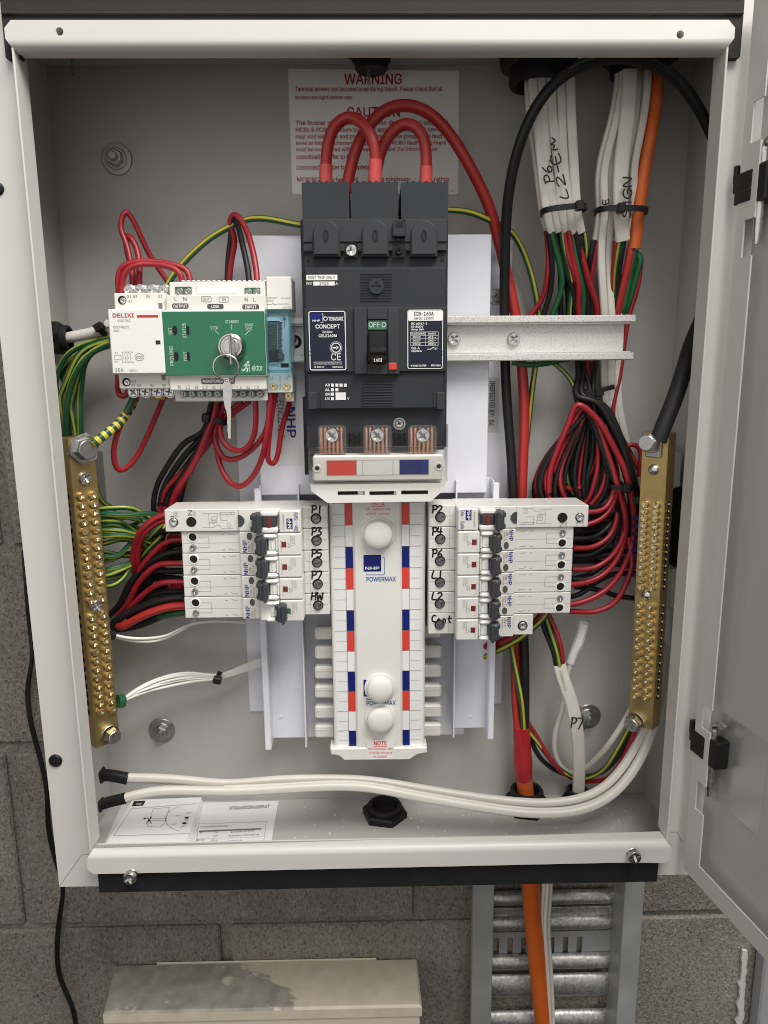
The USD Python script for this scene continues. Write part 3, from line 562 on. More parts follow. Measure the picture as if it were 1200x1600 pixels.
lab = part(iso, 'rating_plate', J(prr(483, 486, 540.5, 578.5, WL, .0016), *[poval(485.2, 552.5, 3.2, 3.8, WL, EPS*2, .0004)]), 'label_navy')
part(lab, 'white_lettering', J(frame(483, 486, 540.5, 578.5, WL, .0006, .0016, EPS*2), txt('TERASAKI', 513, 495, 536.5, 501, WL+EPS, 0, True), poval(508.6, 497.9, 3.4, 3.4, WL+EPS, EPS, .0005), txt('CONCEPT', 493, 506.8, 531, 513.3, WL+EPS, 0, True), txt('Isolator', 504, 516, 519.7, 520.6, WL+EPS), txt('CEL3160M', 498, 522.3, 526, 526.8, WL+EPS, 0, True),
  poval(525, 543.3, 7.6, 7.8, WL+EPS, EPS, .0006), poval(525, 543.3, 9.6, 9.8, WL+EPS, EPS, .0002), pline([(521, 543.3), (526, 543.3)], WL+EPS, .0011), flat([at(525.5, 540.3, WL)[:2], at(529.5, 543.3, WL)[:2], at(525.5, 546.3, WL)[:2]], WL+2*EPS), txt('CE', 517.5, 552, 532.6, 563, WL+EPS), txt('NHP ELECTRICAL ENGINEERING PRODUCTS', 490, 565.3, 534, 567.3, WL+EPS), txt('43-67 RIVER STREET RICHMOND VIC 3121', 490.5, 568, 534.5, 569.7, WL+EPS), txt('TD-E250-6F', 490.5, 572, 506.5, 574.8, WL+EPS, 0, True), txt('MS148AA', 520, 572, 535.6, 574.8, WL+EPS, 0, True),
  txt('NHP', 488.4, 499.6, 500.2, 502.6, WL+2.5*EPS, 0, True), pline([(503, 490.5), (504.6, 490.5), (504.6, 504), (501.5, 504)], WL+EPS, .0003)), 'print_white')
part(lab, 'brand_mark', prect(485.5, 489, 501.7, 503.3, WL+EPS), 'logo_navy')
lab = part(iso, 'rating_plate', J(prr(636.6, 484, 692, 576.3, WL, .0016), poval(689.8, 551.5, 3.2, 3.8, WL, EPS*2, .0004)), 'label_navy')
cellrows = [('Icu/Ics(kA)', 'Ue(V)'), ('25/19', '415 ~'), ('36/27', '240 ~'), ('15/12', '250 =')]
tbl = [frame(641.6, 518.5, 684.7, 540.3, WL, .00022, 0, EPS*2)]+[pline([(641.6, y), (684.7, y)], WL+EPS, .00022) for y in (524.2, 529.5, 534.8)]+[pline([(665, 518.5), (665, 540.3)], WL+EPS, .00022)]
for i, (a_, b_) in enumerate(cellrows): y = 519.6+5.35*i; tbl += [txt(a_, 645 if i else 642.5, y, 657 if i else 664, y+3.5, WL+EPS, 0, True), txt(b_, 669, y, 681, y+3.5, WL+EPS, 0, True)]
part(lab, 'white_lettering', J(frame(636.6, 484, 692, 576.3, WL, .0005, .0016, EPS*2), prr(637.3, 484.6, 691.3, 501.3, WL, .0012, EPS*2), *tbl, txt('IEC 60947-2', 642, 504, 667.3, 507.6, WL+EPS, 0, True), txt('Ui: 800V', 642, 508.7, 661.5, 512.2, WL+EPS, 0, True), txt('Uimp: 8kV', 642, 513.2, 662.6, 516.9, WL+EPS, 0, True),
  txt('Cat. A', 642.7, 542, 655.6, 545.8, WL+EPS, 0, True), txt('50/60Hz', 642.7, 547, 658.9, 550.4, WL+EPS, 0, True), pline([(668, 545.5), (673, 545.5), (678, 542.2)], WL+EPS, .0004), txt('160', 677.5, 543, 683.5, 546, WL+EPS), flat([at(641.5, 571.4, WL)[:2], at(644, 570, WL)[:2], at(644, 573, WL)[:2]], WL+2*EPS), txt('PUSH TO TRIP', 645.5, 569.9, 666.3, 573, WL+EPS, 0, True), txt('MS148AA', 673.4, 569.5, 688.6, 572.3, WL+EPS, 0, True)), 'print_white')
part(lab, 'black_lettering', J(txt('ICB-160A', 646.8, 487, 677.8, 493, WL+EPS*2, 0, True), txt('Serial: 22M05', 646.8, 494.8, 677.8, 499.2, WL+EPS*2)), 'print_black')
WP = .0856
lab = part(iso, 'trip_label', J(prect(478.6, 429.5, 527, 437.8, WP), prect(489.5, 440, 523, 446.2, WP)), 'print_white')
part(lab, 'lettering', J(txt('INST TRIP ONLY', 481.5, 431.3, 523.5, 435.8, WP+EPS), txt('2925', 499, 440.8, 513.5, 445.5, WP+EPS)), 'print_black')
part(iso, 'white_lettering', J(txt('INST', 478.3, 440.6, 488.2, 445.2, WP), txt('A', 524.2, 441, 528, 445.3, WP), *[txt(s, 508, y, 516, y+4.4, WP, 0, True) for s, y in (('AX', 599.5), ('AL', 606.7), ('SH', 613.7), ('UV', 620.7))],
  *[prect(x, 599.5, x+4.6, 604.3, WP) for x in (517.2, 524, 530.6, 537.4)], *[prect(x, 606.5, x+4.6, 611.2, WP) for x in (517.2, 524)], prect(517.2, 613.6, 521.8, 618.2, WP), prect(517.2, 620.6, 521.8, 625.2, WP), prect(524.4, 613.2, 540.5, 625, WP), txt('V', 542.5, 620.3, 546, 624.8, WP)), 'print_white')
part(iso, 'side_plate', pbox(474.5, 620, 482, 742, .036, .062, .0006), 'black_plastic')
# lower terminals behind clear shrouds
for x0, x1 in ((497, 541), (567.5, 611.7), (637.7, 682.5)):
    xm = (x0+x1)/2
    tb = part(iso, 'copper_terminal', J(*[pbox(x0+3+i*(x1-x0-6)/6.0, 668, x0+3+(i+.62)*(x1-x0-6)/6.0, 710, .070, .0795, .0006) for i in range(6)], pbox(x0+2, 668, x1-2, 711, .066, .0740, .0005)), 'copper')
    part(iso, 'terminal_screw', pan_screw(at(xm, 679.6, .0795), .0056, .0044, 45, 20), 'zinc', smooth=40)
    ob = R(x0, 664.5, x1, 711, .0865); o = rrect(*ob, .003); i_ = o.buffer(-.0012)
    part(iso, 'clear_shroud', J(prism(o.difference(i_), .080, .0865), prism(o.difference(Point(*at(xm, 679.6, .0865)[:2]).buffer(.0052)), .0852, .0865), *[pbox(x0+4+k*(x1-x0-8)/5, 690, x0+5.6+k*(x1-x0-8)/5, 708, .0862, .0875, .0002) for k in range(6)]), 'clear_shroud')
for x in (554, 624): part(iso, 'pole_barrier', J(pbox(x-9, 675, x+9, 694.5, .076, .0795, .0008), ring(at(x, 684, .0795), .0018, .0032, 0, .001), pbox(x-.8, 676, x+.8, 694, .0795, .0805, .0002), pbox(x-8, 683.4, x+8, 684.8, .0795, .0803, .0002)), 'black_plastic')
part(iso, 'screw_recess', prect(545, 656, 563, 673, .0776), 'dark_hole')
c = at(624, 662, .0776); part(iso, 'cover_screw', J(pan_screw(c, .0034, .0016, 30, 18), ring(c, .0036, .0050, 0, .0012)), 'zinc_dull', smooth=40)
cs = R(481, 664, 700, 753, .0895); w_ = .0012
sh = part(iso, 'clear_terminal_cover', J(cbox(cs[0], cs[0]+w_, cs[2], cs[3], .068, .0895, .0003), cbox(cs[1]-w_, cs[1], cs[2], cs[3], .068, .0895, .0003), pbox(483, 698, 698, 708, .0875, .0885, .0003), pbox(482.5, 709, 698.5, 753.5, .0905, .0915, .0003)), 'clear_plastic')
ps = part(iso, 'phase_strip', pbox(489, 711, 692, 751.7, .075, .0888, .0012), 'cover_plastic')
c0, c1 = at(494.5, 732, .0888), at(686.5, 729, .0888)
part(ps, 'screw_hole', J(poval(495.6, 731.8, 3.4, 3.4, .0888), poval(685.5, 728.7, 3.4, 3.4, .0888)), 'dark_hole'); part(ps, 'boss', J(ring(c0+[.0003, 0, 0], .0022, .0033, 0, .0007), ring(c1+[-.0003, 0, 0], .0022, .0033, 0, .0007)), 'cover_plastic')
part(ps, 'red_phase_label', prect(510.8, 719.6, 557, 742.3, .0888), 'print_red'); part(ps, 'white_phase_label', prect(557, 719.2, 624, 742, .0888), 'print_white'); part(ps, 'blue_phase_label', J(prect(624, 718.2, 669.6, 741, .0888)), 'logo_navy')
part(ps, 'blue_patch', prect(658.5, 718.2, 669.6, 741, .0888, EPS*2), 'print_blue')
part(ps, 'fine_lines', J(frame(510.5, 718.6, 669.8, 742.3, .0888, .0002, 0, EPS*3), pline([(567, 719), (567, 742)], .0888, .0002, EPS*3), pline([(614, 719), (614, 741.5)], .0888, .0002, EPS*3), pline([(557, 719), (557, 742)], .0888, .0002, EPS*3)), 'print_grey')
part(sh, 'moulded_mark', J(frame(634.7, 718.6, 657.8, 739.5, .0915, .00025), txt('NHP', 637, 729, 655.5, 734.5, .0915), frame(576.5, 720, 602.5, 741.5, .0915, .0003), pline([(576.5, 741.5), (589.5, 720), (602.5, 741.5)], .0915, .0003)), 'clear_film')

# ================================================================ busbar chassis under its white cover
ch = thing('busbar_chassis', 'tall white busbar chassis cover with red white and blue phase stripes', 'busbar chassis', at(592, 1180, .012))
U0, U1 = -.0387, .0390; VT0, VP = -.0212, .018
part(ch, 'frame', J(cbox(U0-.0005, U1+.0005, VT0-12*VP-.001, VT0+.004, .0125, .0545, .0006)), 'brown_copper')
part(ch, 'cover', J(cbox(U0, U1, VT0-12*VP, VT0+.006, .0548, .0605, .0012)), 'cover_plastic')
ucl, ucr = -.0262, .0262; cwid = .0062
part(ch, 'white_cell_strip', J(flat(sbox(U0+.0025, VT0-12*VP+.0005, ucl, VT0+.004), .0605+EPS), flat(sbox(ucr, VT0-12*VP+.0005, U1-.0025, VT0+.004), .0605+EPS)), 'cap_white')
order = 'RWB'
for s in (-1, 1):
    a, b = (ucl+.0003, ucl+cwid) if s < 0 else (ucr-cwid, ucr-.0003)
    for k in range(12): part(ch, {'R': 'red_phase_mark', 'W': 'white_phase_mark', 'B': 'blue_phase_mark'}[order[k % 3]], flat(sbox(a, VT0-(k+1)*VP, b, VT0-k*VP), .0605+EPS*2), {'R': 'print_red', 'W': 'cap_white', 'B': 'logo_navy'}[order[k % 3]])
ln = []
for s in (-1, 1):
    a, b = (U0+.0028, ucl+cwid) if s < 0 else (ucr-cwid, U1-.0028)
    for k in range(13): ln.append(flat(sbox(a, VT0-k*VP-.00014, b, VT0-k*VP+.00014), .0605+EPS*3))
    e = ucl if s < 0 else ucr; ln.append(flat(sbox(e-.00012, VT0-12*VP, e+.00012, VT0), .0605+EPS*3))
    d0, d1 = (a+.001, ucl) if s < 0 else (ucr, b-.001)
    for k in range(12):
        for j in range(12): x = d0+(d1-d0)*j/12; ln.append(flat(sbox(x, VT0-(k+.5)*VP-.00012, x+.0006, VT0-(k+.5)*VP+.00012), .0605+EPS*3))
part(ch, 'cell_lines', J(*ln), 'print_grey')
part(ch, 'centre_panel', J(bevprism(sbox(ucl+cwid+.0005, VT0-12*VP, ucr-cwid-.0005, VT0+.004), .0606, .0632, .0016)), 'cover_plastic')
e = [at(x, y, .064)[:2] for x, y in ((516, 1169), (667, 1167), (667.5, 1176), (652, 1179), (640, 1187), (538, 1188), (530, 1181), (517, 1179))]
part(ch, 'foot_lip', bevprism(Polygon(e), .05, .0645, .001), 'cover_plastic')
e = [at(x, y, .087)[:2] for x, y in ((485.5, 757.5), (696, 754.5), (696, 763), (673, 783.5), (512, 786), (486, 767))]
pg = Polygon(e)
for x0, x1 in ((512.5, 558.5), (568.7, 614.8), (625, 671)): pg = pg.difference(sbox(at(x0, 0, .087)[0], at(x0, 773.6 if x0 < 600 else 772.3, .087)[1], at(x1, 0, .087)[0], at(x0, 768.6 if x0 < 600 else 767, .087)[1]).buffer(.0004))
hd = part(ch, 'shroud', J(prism(pg, .0835, .087), prism(Polygon(e).buffer(.0004), .06, .0834)), 'cover_plastic')
for x0, x1 in ((512, 559), (568, 615.5), (624.5, 671.5)): part(hd, 'vent_slot', prect(x0, 766.8, x1, 774.2, .0834, .0002), 'dark_hole')
for x, y, r in ((591, 838, .0118), (594, 1083, .0109), (594.5, 1130.5, .0112)):
    c = at(x, y, .074); c[2] = .0632
    seat = part(ch, 'seat_ring', ring(c, .009, r+.0022, -.0003, .0014, 36), 'cover_plastic', smooth=30)
    part(ch, 'knob', lathe(c, [(r, .0), (r, .0055), (r*.97, .0072), (r*.86, .0086), (r*.6, .0096), (r*.3, .0101), (0, .0102)], 40), 'cover_plastic', smooth=40)
WC = .0632
def note(y0, y1, x0, x1):
    n_ = part(ch, 'note_label', prr(x0, y0, x1, y1, WC if y0 < 1000 else .0646, .0018), 'print_white'); ww = (WC if y0 < 1000 else .0646)+EPS
    h = y1-y0; xm = (x0+x1)/2; t = lambda s, hw, a, b, bo=False: txt(s, xm-hw, y0+a*h, xm+hw, y0+b*h, ww, 0, bo)
    part(n_, 'lettering', J(t('NOTE', 10, .06, .28, True), pline([(xm-10, y0+.34*h), (xm+10, y0+.34*h)], ww, .0005), t('OFF (bottom) side', 19.5, .4, .54), t('of MCB connects', 18.5, .61, .73), t('to busbar', 10.5, .8, .92)), 'print_red')
note(779, 814, 567, 614); note(1156, 1186, 573, 615.5)
for y, yt in ((867, 901), (1062, 1094.5)):
    part(ch, 'brand_mark', prect(568, y, 595.5, y+26, WC), 'logo_navy')
    part(ch, 'brand_lettering', J(txt('NHP', 570.5, y+18.5, 592.8, y+23, WC+EPS, 0, True)), 'print_white')
    part(ch, 'cover_lettering', J(txt('POWERMAX', 572.6, yt, 618.5, yt+7.5, WC, 0, True), pline([(598, y+4.5), (600.5, y+4.5), (600.5, y+31), (573, y+31), (573, y+29)], WC, .0005)), 'print_cyan')
for x0, x1, ys in ((492, 524, (981, 1011, 1042, 1072, 1104, 1134)), (660, 690, (978, 1010, 1040, 1071, 1102, 1132))):
    for y in ys: part(ch, 'busbar_finger', J(pbox(x0, y, x1, y+19.5, .030, .0400, .0016), pbox(x0+2, y+6, x1-4, y+6.8, .0395, .0404, .0001)), 'cover_plastic')

# ================================================================ circuit breakers
WI, WM, WO, WL2 = .070, .0855, .0745, .0785
def V(k): return -.0217-.018*k
def X(x, y, w): return at(x, y, w)[0]
def breaker(side, k, mark, label, wide=False, handle='off', short=False, nolab=False, tint='breaker_plastic'):
    """side -1: left bank (outgoing terminals to the left); built along s = distance from the chassis edge."""
    v1, v0 = V(k)-.00025, V(k+1)+.00025; s = side
    inner = (X(513.5, 880, WI) if s < 0 else X(670, 880, WI)); m0 = (X(472, 880, WM) if s < 0 else X(714.5, 880, WM)); m1 = (X(376, 880, WL2) if s < 0 else X(805, 880, WL2))
    if wide: o1 = X(258, 815, WO+.002) if s < 0 else X(919, 808, WO+.002)
    elif short: o1 = X(833, 972, WO)
    else: o1 = X(285.5+(k-1)*1.6, 838+34*k, WO) if s < 0 else X(896, 838, WO)
    A = lambda a, b, w0, w1, c=.0005, va=v0, vz=v1: cbox(min(a, b), max(a, b), va, vz, w0, w1, c)
    t = thing('circuit_breaker' if not wide else 'safety_breaker', label, 'circuit breaker', (inner, (v0+v1)/2, .040))
    part(t, 'housing', J(A(inner, m0, .042, WI), A(m0, m1, .040, WM-.008), A(m1, o1, .042, WO+(.0025 if wide else 0))), tint)
    L_ = abs(m0-m1); d = -1 if m1 < m0 else 1
    P = lambda f: m0+d*L_*f
    part(t, 'front_block', A(P(.0), P(.34 if wide else .375), .0765, WM, .0009), tint)
    vm = (v0+v1)/2
    if wide:
        cr = J(*[A(P(.36), P(.63), .0765, WM+.002, .0012, va, vz) for va, vz in ((v0+.0002, v0+.0045), (v1-.0045, v1-.0002))])
        part(t, 'handle_cradle', cr, 'white_plastic')
        part(t, 'rocker', J(A(P(.385), P(.61), .080, WM+.0015, .0012, v0+.0046, v1-.0046)), 'toggle_grey'); part(t, 'status_flag', A(P(.46), P(.53), .080, WM+.0019, .0002, v0+.0048, v1-.0048), 'window_red')
    else:
        cr = J(A(P(.375), P(.70), .0765, WM-.002, .0008), *[A(P(.385), P(.60), .080, WM+.003, .0016, va, vz) for va, vz in ((v0+.0002, v0+.0040), (v1-.0040, v1-.0002))], A(P(.378), P(.405), .080, WM+.0015, .0005, v0+.004, v1-.004))
        part(t, 'handle_cradle', cr, 'white_plastic')
        part(t, 'rocker', J(A(P(.41), P(.525), .083, WM+.0008, .0008, v0+.0044, v1-.0044), A(P(.46), P(.475), .0855, WM+.0014, .0002, v0+.0062, v1-.0062)), 'white_plastic')
    h0, h1 = ((.595, .745) if wide else (.535, .695)) if handle == 'off' else (.26, .415)
    hb = part(t, 'toggle', J(A(P(h0), P(h1), .080, WM+.0085, .0016, v0+.0016, v1-.0016), A(P(h0+.02), P(h0+.075), WM+.008, WM+.0105, .0008, v0+.0009, v1-.0009), *[A(P(h1-.03), P(h1+.03), .082, WM+.006, .0008, a, b) for a, b in ((v0+.002, v0+.0062), (v1-.0062, v1-.002))]), 'toggle_grey')
    part(t, 'label_block', A(P(.72), P(1.0), .0765, WL2, .0006), tint)
    # terminals
    c = np.array([X(495.5, 880, WI) if s < 0 else X(687.5, 880, WI), vm-.0008, WI])
    part(t, 'terminal_mouth', disc(c, .0043, -.0006, .00025, 20, .0001), 'dark_hole'); part(t, 'terminal_screw', slot_screw(c+[.0002, -.0002, .0003], .0034, .0016, random.uniform(10, 40), 14), 'steel_dark', smooth=40)
    if not nolab:
        part(t, 'moulding_line', J(flat(sbox(min(inner, m0)+.001, vm-.0001, max(inner, m0)-.001, vm+.0001), WI+EPS), flat(sbox(m0-d*.0045-.0001, v0+.001, m0-d*.0045+.0001, v1-.001), WI+EPS)), 'seam')
    W2 = WO+(.0025 if wide else 0); oy = 838
    if wide:
        c1 = np.array([o1-d*.0068, vm-.001, W2]); c2 = np.array([o1-d*.0205, vm-.001, W2])
        part(t, 'terminal_mouth', J(disc(c1, .0036, -.0003, .00025, 20, .0001)), 'dark_hole'); part(t, 'terminal_screw', pan_screw(c1+[0, 0, .0003], .0031, .0012, 30, 14), 'zinc', smooth=40)
        part(t, 'neutral_mouth', disc(c2, .0040, -.0003, .0003, 20, .0001), 'dark_hole')
        tx = []; sw = lambda u: u
        def tw(st, ua, ub, va, vz, rot): 
            g_, f_ = glyphs(st); q = g_
            if rot == 90: q = np.c_[1-g_[:, 1], g_[:, 0]]
            elif rot == -90: q = np.c_[g_[:, 1], 1-g_[:, 0]]
            elif rot == 180: q = 1-g_
            return np.c_[min(ua, ub)+q[:, 0]*abs(ub-ua), va+q[:, 1]*(vz-va), np.full(len(q), W2+EPS)], f_
        r_ = 90 if s < 0 else -90; top = 1 if s < 0 else -1
        tx += [tw('L', c1[0]-.0022, c1[0]+.0008, vm+top*.0032 if top > 0 else vm-.0078, vm+.0068 if top > 0 else vm-.0042, r_), tw('N', c2[0]-.0022, c2[0]+.0012, vm+.0042 if top > 0 else vm-.0088, vm+.0084 if top > 0 else vm-.0048, r_),
               tw('OUT', c1[0]+.0016, c1[0]+.0034, vm+.003 if top > 0 else vm-.0078, vm+.0076 if top > 0 else vm-.0036, r_), tw('OUT', c2[0]+.002, c2[0]+.0038, vm+.0036 if top > 0 else vm-.009, vm+.0084 if top > 0 else vm-.0044, r_)]
        ax = o1-d*.029; bx = P(1.0)+d*.002
        def seg(a, b, t=.00022): q = [(ax+(bx-ax)*a[0], vm+a[1]*.0075*top), (ax+(bx-ax)*b[0], vm+b[1]*.0075*top)]; return flat(LineString(q).buffer(t/2), W2+EPS)
        dia = [((.0, .75), (.45, .75)), ((.45, .75), (.45, .4)), ((.2, .75), (.2, -.6)), ((.2, -.2), (.42, -.2)), ((.42, .4), (.42, -.3)), ((.55, .75), (.55, .0)), ((.55, .0), (.75, .0)), ((.0, -.75), (.3, -.75)), ((.3, -.75), (.45, -.5)), ((.45, -.5), (.55, -.75)), ((.28, .4), (.42, .4)), ((.28, .05), (.28, .4)), ((.28, .05), (.42, .05))]
        tx += [seg(a, b) for a, b in dia]
        cc = lambda f, g, r: flat(Point(ax+(bx-ax)*f, vm+g*.0075*top).buffer(r, quad_segs=4).difference(Point(ax+(bx-ax)*f, vm+g*.0075*top).buffer(r-.0002, quad_segs=4)), W2+EPS)
        tx += [cc(.33, -.15, .0015), cc(.78, -.55, .0016)]
        tx += [tw('No Back Up Fuse', ax+(bx-ax)*.52, bx-(bx-ax)*.03, vm+top*.0062-.0006, vm+top*.0062+.0006, 180 if s < 0 else 0), tw('Load Side Only', ax+(bx-ax)*.5, bx-(bx-ax)*.03, vm+top*.0046-.0006, vm+top*.0046+.0006, 180 if s < 0 else 0), tw('AS/NZS 61009', ax+(bx-ax)*.55, bx-(bx-ax)*.1, vm-top*.0066-.0005, vm-top*.0066+.0005, 180 if s < 0 else 0)]
        part(t, 'lettering', J(*tx), 'print_grey')
        # test button, brand and name on the front
        half = Point(0, 0).buffer(.0048, quad_segs=8).intersection(sbox(-.1, -.1, 0, .1) if s > 0 else sbox(0, -.1, .1, .1)); half = affinity.translate(half, m1-(d*-.0003) if True else 0, vm-.0003)
        part(t, 'test_button', prism(half, WL2-.0002, WL2+.0006), 'toggle_grey')
        wv = WM; tb = lambda st, fa, fb, va, vz, rot, bo=False: (lambda q: (np.c_[min(P(fa), P(fb))+q[0][:, 0]*abs(P(fa)-P(fb)), vm+va+q[0][:, 1]*(vz-va), np.full(len(q[0]), wv+EPS*2)], q[1]))((lambda g_, f_: (np.c_[1-g_[:, 1], g_[:, 0]] if rot == 90 else np.c_[g_[:, 1], 1-g_[:, 0]], f_))(*glyphs(st, bo)))
        part(t, 'brand_mark', flat(sbox(min(P(.13), P(.225)), vm-.0055 if s < 0 else vm-.0005, max(P(.13), P(.225)), vm+.0025 if s < 0 else vm+.0078), wv+EPS), 'logo_navy')
        part(t, 'brand_lettering', tb('NHP', .15, .205, -.005 if s < 0 else 0, .002 if s < 0 else .0073, r_, True), 'print_white')
        part(t, 'name_lettering', tb('Din - Safe', .045, .11, -.0074, .0074, r_), 'logo_navy')
        part(t, 'fine_print', J(tb('Circuit breaker NHP', .26, .29, -.006, .006, r_), (lambda m: (m[0]+[P(.9)-P(.31), 0, WL2-WM], m[1]))(tb('TEST', .30, .335, -.0022, .0022, r_))), 'print_grey')
    else:
        if not short:
            for cv, big in ((.0042 if s < 0 else -.0042, 1), (-.0041 if s < 0 else .0041, 0)):
                c = np.array([o1-d*(.0088 if big else .0088), vm+cv, WO]); r = .0037 if big else .0029
                if big: part(t, 'wire_mouth', J(ring(c, .0032, .0043, -.0002, .0005, 24)), 'white_plastic', smooth=40)
                part(t, 'terminal_mouth', disc(c+([-.0004*s, .0003, 0] if big else [0, 0, 0]), r-.0004, -.0003, .0003, 20, .0001), 'dark_hole')
                if not big: part(t, 'terminal_screw', pan_screw(c+[0, 0, .0003], .0026, .0014, random.uniform(0, 80), 12), 'zinc_dull', smooth=40)
            b0, b1 = o1-d*.0105, o1-d*.0215
            part(t, 'moulding_line', J(flat(sbox(min(o1, P(1))+.0012, vm-.0008, max(o1, P(1))-.0012, vm-.0006), WO+EPS), flat(LineString([(b0, vm+.0042), (b1, vm+.0042), (b1, vm-.0042), (b0, vm-.0042)]).buffer(.00012), WO+EPS*1.5)), 'seam')
            sy = 'off' if s < 0 else 'off'
            part(t, 'switch_symbol', J(*[flat(LineString([(P(1)+d*.004, vm+q), (P(1)+d*.0075, vm+q), (P(1)+d*.0095, vm+q+.0007)]).buffer(.00012), WO+EPS) for q in (.006, -.0065)], *[flat(sbox(min(P(1)+d*.0125, P(1)+d*.0145), vm+q-.0002, max(P(1)+d*.0125, P(1)+d*.0145), vm+q+.0002), WO+EPS) for q in (.006, -.0065)]), 'print_grey')
        else:
            c = np.array([o1-d*.0085, vm-.001, WO]); part(t, 'terminal_mouth', disc(c, .0041, -.0003, .0003, 20, .0001), 'dark_hole'); part(t, 'terminal_screw', pan_screw(c+[0, 0, .0003], .0032, .001, 30, 12), 'zinc', smooth=40)
        r_ = 90 if s < 0 else -90
        def tf(st, fa, fb, va, vz, w, bo=False):
            g_, f_ = glyphs(st, bo); q = np.c_[1-g_[:, 1], g_[:, 0]] if s < 0 else np.c_[g_[:, 1], 1-g_[:, 0]]
            return np.c_[min(P(fa), P(fb))+q[:, 0]*abs(P(fa)-P(fb)), vm+va+q[:, 1]*(vz-va), np.full(len(q), w+EPS)], f_
        lo, hi = (-.0078, .002) if s < 0 else (-.001, .0082)
        part(t, 'brand_lettering', tf('NHP', .955, .885, lo, hi, WL2, True), 'print_blue')
        part(t, 'fine_print', J(tf('DIN-T', .87, .835, lo+.0008, hi-.0008, WL2), tf('6000 C20', .82, .797, lo, hi-.002, WL2), tf('240V~ 3', .33, .315, -.006, .003, WM)), 'print_grey')
        part(t, 'pale_mark', J(*[tf('240V', .12+.03*i, .10+.03*i, .0005*i, .007, WM) for i in range(3)]), 'seam')
        if not short:
            part(t, 'trip_indicator', J(flat(affinity.translate(affinity.scale(Point(0, 0).buffer(1, quad_segs=6), .0021, .0030), P(.84), vm+(.0052 if s < 0 else -.0047)), WL2+EPS)), 'pill_grey')
        fl = .24 if handle == 'off' else .205
        part(t, 'status_window', J(A(P(fl), P(fl+.075), WM-.0005, WM+.0003, .0001, vm-.0022, vm+.0022)), 'window_red' if handle == 'off' else 'window_green')
        tri = Polygon([(P(.19)-.0012, vm+.0010), (P(.19)+.0018, vm-.001), (P(.19)-.0012, vm-.003)]); part(t, 'warning_triangle', flat(tri.difference(tri.buffer(-.0003)), WM+EPS), 'seam')
    # felt pen circuit name beside the screw
    y = pr_y(vm, WI); x = 487 if s < 0 else 675.5
    if mark == 'Cont': part(t, 'handwriting', hand(mark, (675, y-4), (11, .2), (.3, -11), WI, .00125), 'ink')
    else: part(t, 'handwriting', hand(mark, (x, y-6), (11.5, .3), (.3, -11.5), WI, .0013), 'ink')
    return t
def pr_y(v, w):
    d = np.array([.0, -w, v])-CAM; return 800-FPX*(d @ UP)/(d @ FW)
for k, m in enumerate(('P1', 'P3', 'P5', 'P7', 'HW')):
    breaker(-1, k, m, {'P1': 'long two pole safety breaker with test button, marked P1, atop the left bank', 'P3': 'white circuit breaker marked P3 in the left bank', 'P5': 'white circuit breaker marked P5 in the left bank', 'P7': 'white circuit breaker marked P7 in the left bank', 'HW': 'white circuit breaker marked HW with its toggle on, foot of the left bank'}[m], wide=(k == 0), handle='on' if m == 'HW' else 'off')
for k, m in enumerate(('P2', 'P4', 'P6', 'L1', 'L2', 'Cont')):
    breaker(1, k, m, {'P2': 'long two pole safety breaker with test button, marked P2, atop the right bank', 'P4': 'white circuit breaker marked P4 in the right bank', 'P6': 'white circuit breaker marked P6 in the right bank', 'L1': 'white circuit breaker marked L1 in the right bank', 'L2': 'white circuit breaker marked L2 in the right bank', 'Cont': 'short single pole circuit breaker marked Cont at the foot of the right bank'}[m], wide=(k == 0), short=(m == 'Cont'))

# ================================================================ contactor (white, left)
WA = .088; WB, WC_ = .080, .070
ct = thing('contactor', 'white four pole contactor with red maker name, left of the green controller', 'contactor', at(215, 620, .045))
part(ct, 'base', pbox(199, 447, 263, 619, .045, WC_, .0008), 'breaker_plastic')
part(ct, 'terminal_shelf', J(pbox(196, 446, 264.5, 462, .05, WC_, .0008), pbox(201, 606, 270, 620, .05, WC_, .0008)), 'breaker_plastic')
part(ct, 'step', pbox(178, 457.5, 259, 486, .05, WB, .0009), 'cream_plastic'); part(ct, 'step', pbox(185.5, 582, 264.5, 608, .05, WB, .0009), 'cream_plastic')
part(ct, 'front', J(cbox(*[np.mean(z) for z in zip(R(171, 482.5, 254.5, 584.5, WA), R(172, 482.5, 255.5, 584.5, WA))], .06, WA, .0009)), 'white_plastic')
for x in (201.5, 219.5, 238, 257): part(ct, 'terminal_screw', J(pan_screw(at(x, 453.5, WC_), .0038, .0018, random.uniform(0, 90), 16), ring(at(x, 453.5, WC_), .0038, .0046, 0, .0008)), 'zinc', smooth=40)
for x in (209, 228, 246.5, 265): part(ct, 'terminal_screw', J(pan_screw(at(x, 612.5, WC_), .0038, .0018, random.uniform(0, 90), 16), ring(at(x, 612.5, WC_), .0038, .0046, 0, .0008)), 'zinc', smooth=40)
for x, y in ((191, 469), (197.5, 597)):
    c = at(x, y, WB); part(ct, 'coil_terminal', disc(c, .0031, -.0004, .0003, 18, .0001), 'dark_hole'); part(ct, 'terminal_screw', pan_screw(c+[.0007, -.0003, .0002], .0022, .001, 30, 12), 'zinc', smooth=40)
part(ct, 'status_flag', J(prect(247.5, 473.5, 253.8, 483, WB), prect(252.5, 586, 258.5, 594, WB)), 'print_grey')
